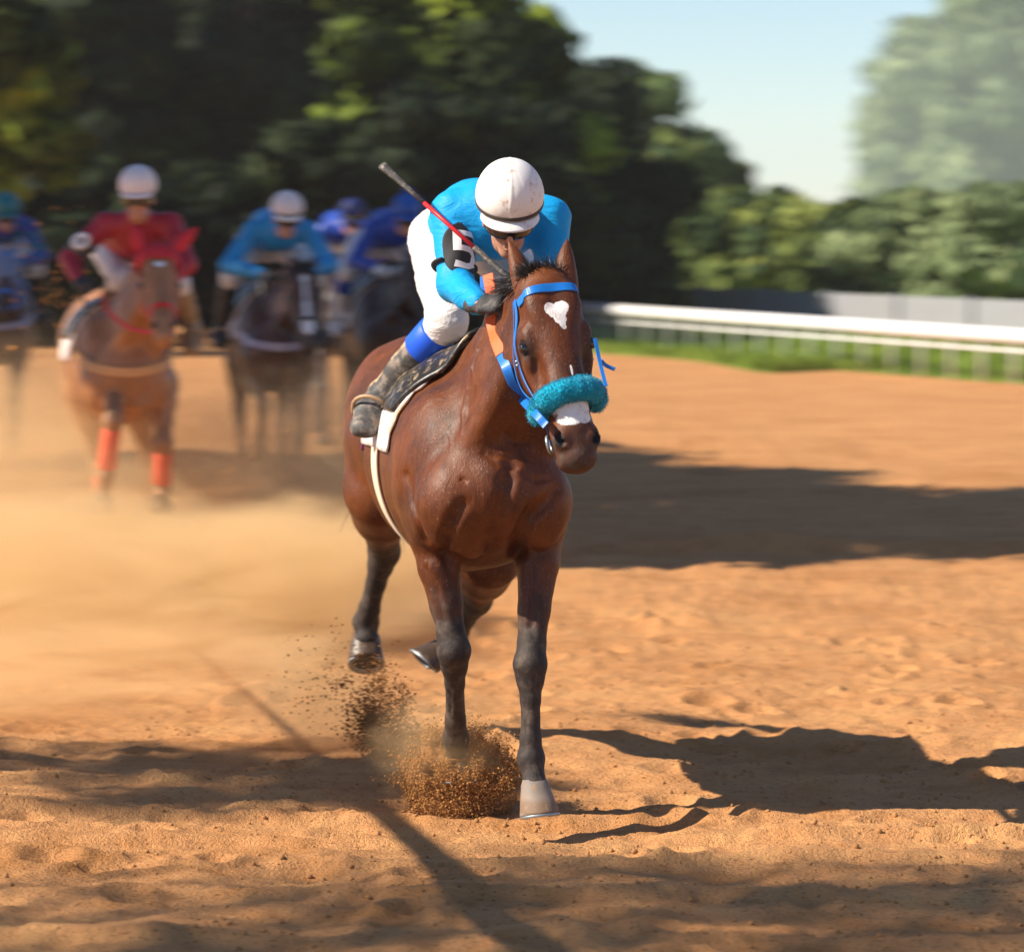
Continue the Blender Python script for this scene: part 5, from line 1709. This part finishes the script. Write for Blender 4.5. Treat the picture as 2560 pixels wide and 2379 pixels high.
C4 = dict(C2, jersey=M['jersey_royal'], helmet=M['helmet_royal'], band=M['helmet_royal'], peak=M['helmet_royal'], bobble=True, glove=M['glove_white'], cuff=M['jersey_royal'], boot=M['breeches_white'])
j4, _ = build_jockey('person in royal blue silks, white gloves and bright blue bobble helmet', JG, R4, Y4, J4, C4, .014, False)
# -- rider cut by the frame's edge
R5, Y5 = V(-4.22, 17.0, 0), rad(8)
D5, P5 = frame_for(R5, Y5)
coat5 = coat_mat('red_bay_coat', (0.09, 0.026, 0.012), (0.05, 0.015, 0.008), rough=.45)
h5 = dict(voxel=.018, coat=coat5, poll=P5(6, 248, 16.65), muzzle=P5(4, 312, 16.25), legs=canon_legs(0))
ho5, HF5, bv5 = build_horse('horse', 'red bay racehorse with a grey blue blinker hood, cut off by the left edge', RG, R5, Y5, h5)
for sg in (-1, 1): ear_mesh(ho5, HF5(.0, sg * .06, -.05), HF5(-.15, sg * .085, -.09), HF5.N + HF5.S * sg * .3, .05, M['blinker'])
g = ellipsoid_grid(HF5(.17, 0, -.115), np.array([HF5.S, HF5.N, -HF5.L]), (.128, .135, .22), -120, 120, -60, 80, 30, 14)
shell(g, .006, 'blinker_hood', M['blinker'], ho5, out_hint=HF5(.17, 0, -.12))
tack(ho5, HF5, bv5, M['strap_blue'], M['white_cloth'], M['pale_strap'])
J5 = canon_rider(.06, .02, .02)
C5 = dict(C2, jersey=M['jersey_violet'], helmet=M['helmet_teal'], band=M['helmet_teal'], peak=M['helmet_teal'])
j5, _ = build_jockey('person in violet silks and teal helmet, at the left edge behind flying sand', JG, R5, Y5, J5, C5, .014, False)
# ------------------------------------------------------------------ flying sand and dust
r_ = np.random.default_rng(77)
def spray(center, rads, n, smin, smax, seed, power=.6, up=0.0):
    r = np.random.default_rng(seed)
    d = r.normal(0, 1, (n, 3)); d /= np.linalg.norm(d, axis=1, keepdims=True)
    q = r.random(n) ** power
    p = d * q[:, None] * np.asarray(rads) + np.asarray(center)
    s = smin + (smax - smin) * r.random(n) ** 5
    return p, s
def dome(c, rads, n, seed, amp=.22):
    """irregular heap core"""
    F = Field(np.asarray(c) - np.asarray(rads) * 1.5 - .05, np.asarray(c) + np.asarray(rads) * 1.5 + .05, .008)
    F.ell(c, rads, k=.02)
    r = np.random.default_rng(seed)
    for i in range(n):
        d = nrm(r.normal(0, 1, 3)); F.ell(np.asarray(c) + d * np.asarray(rads) * .8, np.asarray(rads) * (.2 + .25 * r.random()), k=.03)
    v, f = F.mesh(1); N = vnormals(v, f)
    return v + N * (.045 * vn3(v * 18) + .03 * vn3(v * 42) + .022 * vn3(v * 95))[:, None], f
M['clod_core'] = plain('dark_gap_sand', (.30, .135, .048), .95, .5, 70, .9, .008, spec=.1)  # shade of the gaps between grains put into this darker core colour
M['spray'] = plain('flying_sand', (.50, .245, .085), .95, .5, 90, .9, .006, spec=.1)
c = PX(459, 776, .40)
v, f = dome(c + V(0, .02, .0), (.145, .105, .140), 30, 3)
def jets(c, n, count, reach, seed, rads, smin, smax, gate=.0):
    """grains thrown out along uneven jets, with clumps and gaps"""
    r = np.random.default_rng(seed)
    P, S = [], []
    for q in range(n):
        d = r.normal(0, 1, 3); d[2] = abs(d[2]) * .9 - .15; d = nrm(d)
        ln = reach * (.72 + .38 * r.random()); k = int(count / n * (.4 + 1.2 * r.random()))
        t = r.random(k) ** .45
        p = d[None] * t[:, None] * ln + r.normal(0, 1, (k, 3)) * (.10 * t[:, None] + .02)
        P.append(p * np.asarray(rads)); S.append(smin + (smax - smin) * r.random(k) ** 6)
    p = np.concatenate(P); s_ = np.concatenate(S)
    g = vn3((p + c) * 17) + .6 * vn3((p + c) * 40)
    k = g > gate
    return p[k] + c, s_[k]
p1, s1 = jets(c, 220, 120000, 1.0, 5, (.215, .165, .200), .0008, .0052, .02)
p2, s2 = jets(c, 60, 9000, 1.25, 6, (.235, .20, .215), .0008, .0045, .02)
p3, s3 = spray(c + V(0, -.02, -.07), (.205, .16, .085), 16000, .0009, .0045, 7, .35)
p = np.vstack([p1, p2, p3]); s = np.concatenate([s1, s2, s3]); k = p[:, 2] > -.05
o = clods('sand_spray', p[k], s[k], M['spray'], 9, 0)
tag(o, 'ball of brown sand bursting up around the landing hoof', 'sand spray', kind='stuff')
oc = mesh_obj('sand_burst', v, f, M['clod_core']); tag(oc, 'dense heart of the brown sand burst between the forelegs', 'sand burst', kind='stuff')
# second burst behind, under the trailing hoof
c = PX(372, 720, 1.6)
p1, s1 = spray(c, (.125, .16, .15), 5200, .0009, .0065, 15, .75)
p2, s2 = spray(c + V(.03, 0, .16), (.09, .13, .10), 900, .0009, .0055, 16, .8)
p3, s3 = spray(c + V(-.12, .1, .12), (.30, .3, .28), 1500, .0009, .0055, 17, .9)
p = np.vstack([p1, p2, p3]); s = np.concatenate([s1, s2, s3]); k = p[:, 2] > .0
o = clods('sand_spray', p[k], s[k], M['clod_core'], 19, 0); tag(o, 'dark crumbs of sand thrown up under the trailing hind hoof', 'sand spray', kind='stuff')
c = PX(402, 742, 1.0)
p1, s1 = spray(c, (.17, .12, .08), 4500, .001, .006, 25, .6)
p2, s2 = spray(c + V(.0, 0, .12), (.06, .08, .14), 1400, .001, .005, 26, .7)
p = np.vstack([p1, p2]); s = np.concatenate([s1, s2]); k = p[:, 2] > .0
o = clods('sand_spray', p[k], s[k], M['spray'], 29, 0); tag(o, 'thin fan of brown sand between the two bursts', 'sand spray', kind='stuff')
# ochre crumbs flying by the left edge
p, s = spray(PX(60, 292, 11.0), (.42, 1.2, .62), 95, .007, .020, 35, .7)
M['ochre'] = plain('ochre_crumb', (.62, .29, .07), .9, .25, 30, .4)
o = clods('sand_crumbs', p, s, M['ochre'], 39, 1); tag(o, 'ochre crumbs of sand flying through the air by the left edge', 'sand crumbs', kind='stuff')
p, s = spray(PX(230, 470, 7), (1.4, 3.0, .8), 420, .002, .006, 45, .9)
k = p[:, 2] > .05
o = clods('sand_crumbs', p[k], s[k], M['ochre'], 49, 0); tag(o, 'fine sand grains hanging in the dust behind the leading horse', 'sand crumbs', kind='stuff')

def dust_mat(name, dens, col, scale, seed, thr=.42, aniso=.2):
    m = bpy.data.materials.new(name); m.use_nodes = True
    nt = m.node_tree; nt.nodes.clear()
    b = NB(nt)
    out = b.n('ShaderNodeOutputMaterial'); pv = b.n('ShaderNodeVolumePrincipled')
    b.link(pv.outputs[0], out.inputs['Volume'])
    co = b.coord('Object')
    ln = b.n('ShaderNodeVectorMath', operation='LENGTH'); b.link(co, ln.inputs[0])
    fall = b.math('SUBTRACT', 1.0, b.step(b.math('ADD', ln.outputs['Value'], b.math('MULTIPLY', b.math('SUBTRACT', b.noise(co, 2.2, 4, .6), .5), .7)), .30, .92))
    mp = b.n('ShaderNodeMapping'); b.link(co, mp.inputs[0]); mp.inputs['Location'].default_value = (seed, seed * .7, 0)
    nz = b.noise(mp.outputs[0], scale, 6, .62, .9)
    d = b.math('MULTIPLY', b.math('MULTIPLY', fall, b.step(nz, thr - .12, thr + .25)), dens)
    b.link(d, pv.inputs['Density'])
    pv.inputs['Color'].default_value = (*col, 1)
    pv.inputs['Anisotropy'].default_value = aniso
    return m
def dust(name, c, r, dens, col, scale, seed, label, thr=.42):
    import bmesh as _bm
    bm = _bm.new(); _bm.ops.create_icosphere(bm, subdivisions=3, radius=1.0)
    me = bpy.data.meshes.new(name); bm.to_mesh(me); bm.free()
    me.materials.append(dust_mat(name + '_air', dens, col, scale, seed, thr))
    o = bpy.data.objects.new(name, me); COL.objects.link(o)
    o.location = tuple(c); o.scale = tuple(r)
    tag(o, label, 'dust cloud', 'dust raised by the hooves', kind='stuff')
    return o
TAN = (.98, .73, .41)
dust('dust_cloud', (-2.3, 4.9, .22), (2.3, 1.9, .58), 8.5, TAN, 2.6, 3, 'bright tan dust cloud low over the sand in front of the chestnut', .44)
dust('dust_cloud', (-1.15, 5.6, .22), (1.1, 1.4, .50), 9.0, TAN, 2.4, 52, 'dust cloud billowing up to the heels of the leading horse', .44)
dust('dust_cloud', (-2.2, 3.1, .10), (1.9, 1.3, .26), 5.0, TAN, 3.4, 63, 'thin wisps of dust creeping over the sand nearest the camera', .48)
dust('dust_cloud', (-2.9, 7.0, .35), (1.3, 1.2, .80), 1.5, TAN, 2.4, 57, 'thin plume of dust rising at the shins of the chestnut', .46)
dust('dust_cloud', (-2.6, 9.4, .40), (2.4, 1.8, 1.0), .8, TAN, 3.2, 8, 'thin brown dust behind the chestnut horse', .46)
dust('dust_cloud', (-1.1, 9.8, .40), (1.7, 2.4, 1.0), 1.2, TAN, 3.0, 14, 'brown dust hiding the legs of the blazed dark bay horse', .46)
dust('dust_cloud', (-4.4, 13.6, .5), (2.2, 3.0, 1.0), .7, TAN, 3.0, 21, 'dust drifting around the horse at the left edge', .46)
dust('dust_puff', PX(315, 700, 1.9), (.45, .4, .34), 4.2, TAN, 2.6, 31, 'puff of dust trailing from the hind hoof of the leading horse')
dust('dust_puff', PX(440, 742, .40), (.34, .30, .24), 3.2, TAN, 2.6, 37, 'soft dust around the sand burst at the landing hoof')
# ------------------------------------------------------------------ haze
mh = bpy.data.materials.new('haze_air'); mh.use_nodes = True
nt = mh.node_tree; nt.nodes.clear(); b = NB(nt)
out = b.n('ShaderNodeOutputMaterial'); pv = b.n('ShaderNodeVolumePrincipled'); b.link(pv.outputs[0], out.inputs['Volume'])
pv.inputs['Color'].default_value = (.90, .95, 1.0, 1); pv.inputs['Density'].default_value = .00032; pv.inputs['Anisotropy'].default_value = .1
mb = MB(); mb.box((0, 0, 0), (3600, 3600, 50)); hz = mb.build('haze', mh, None, smooth=False)
hz.location = (0, 700, 25 - 1.5)
tag(hz, 'pale summer haze over the whole race course', 'haze', kind='stuff')
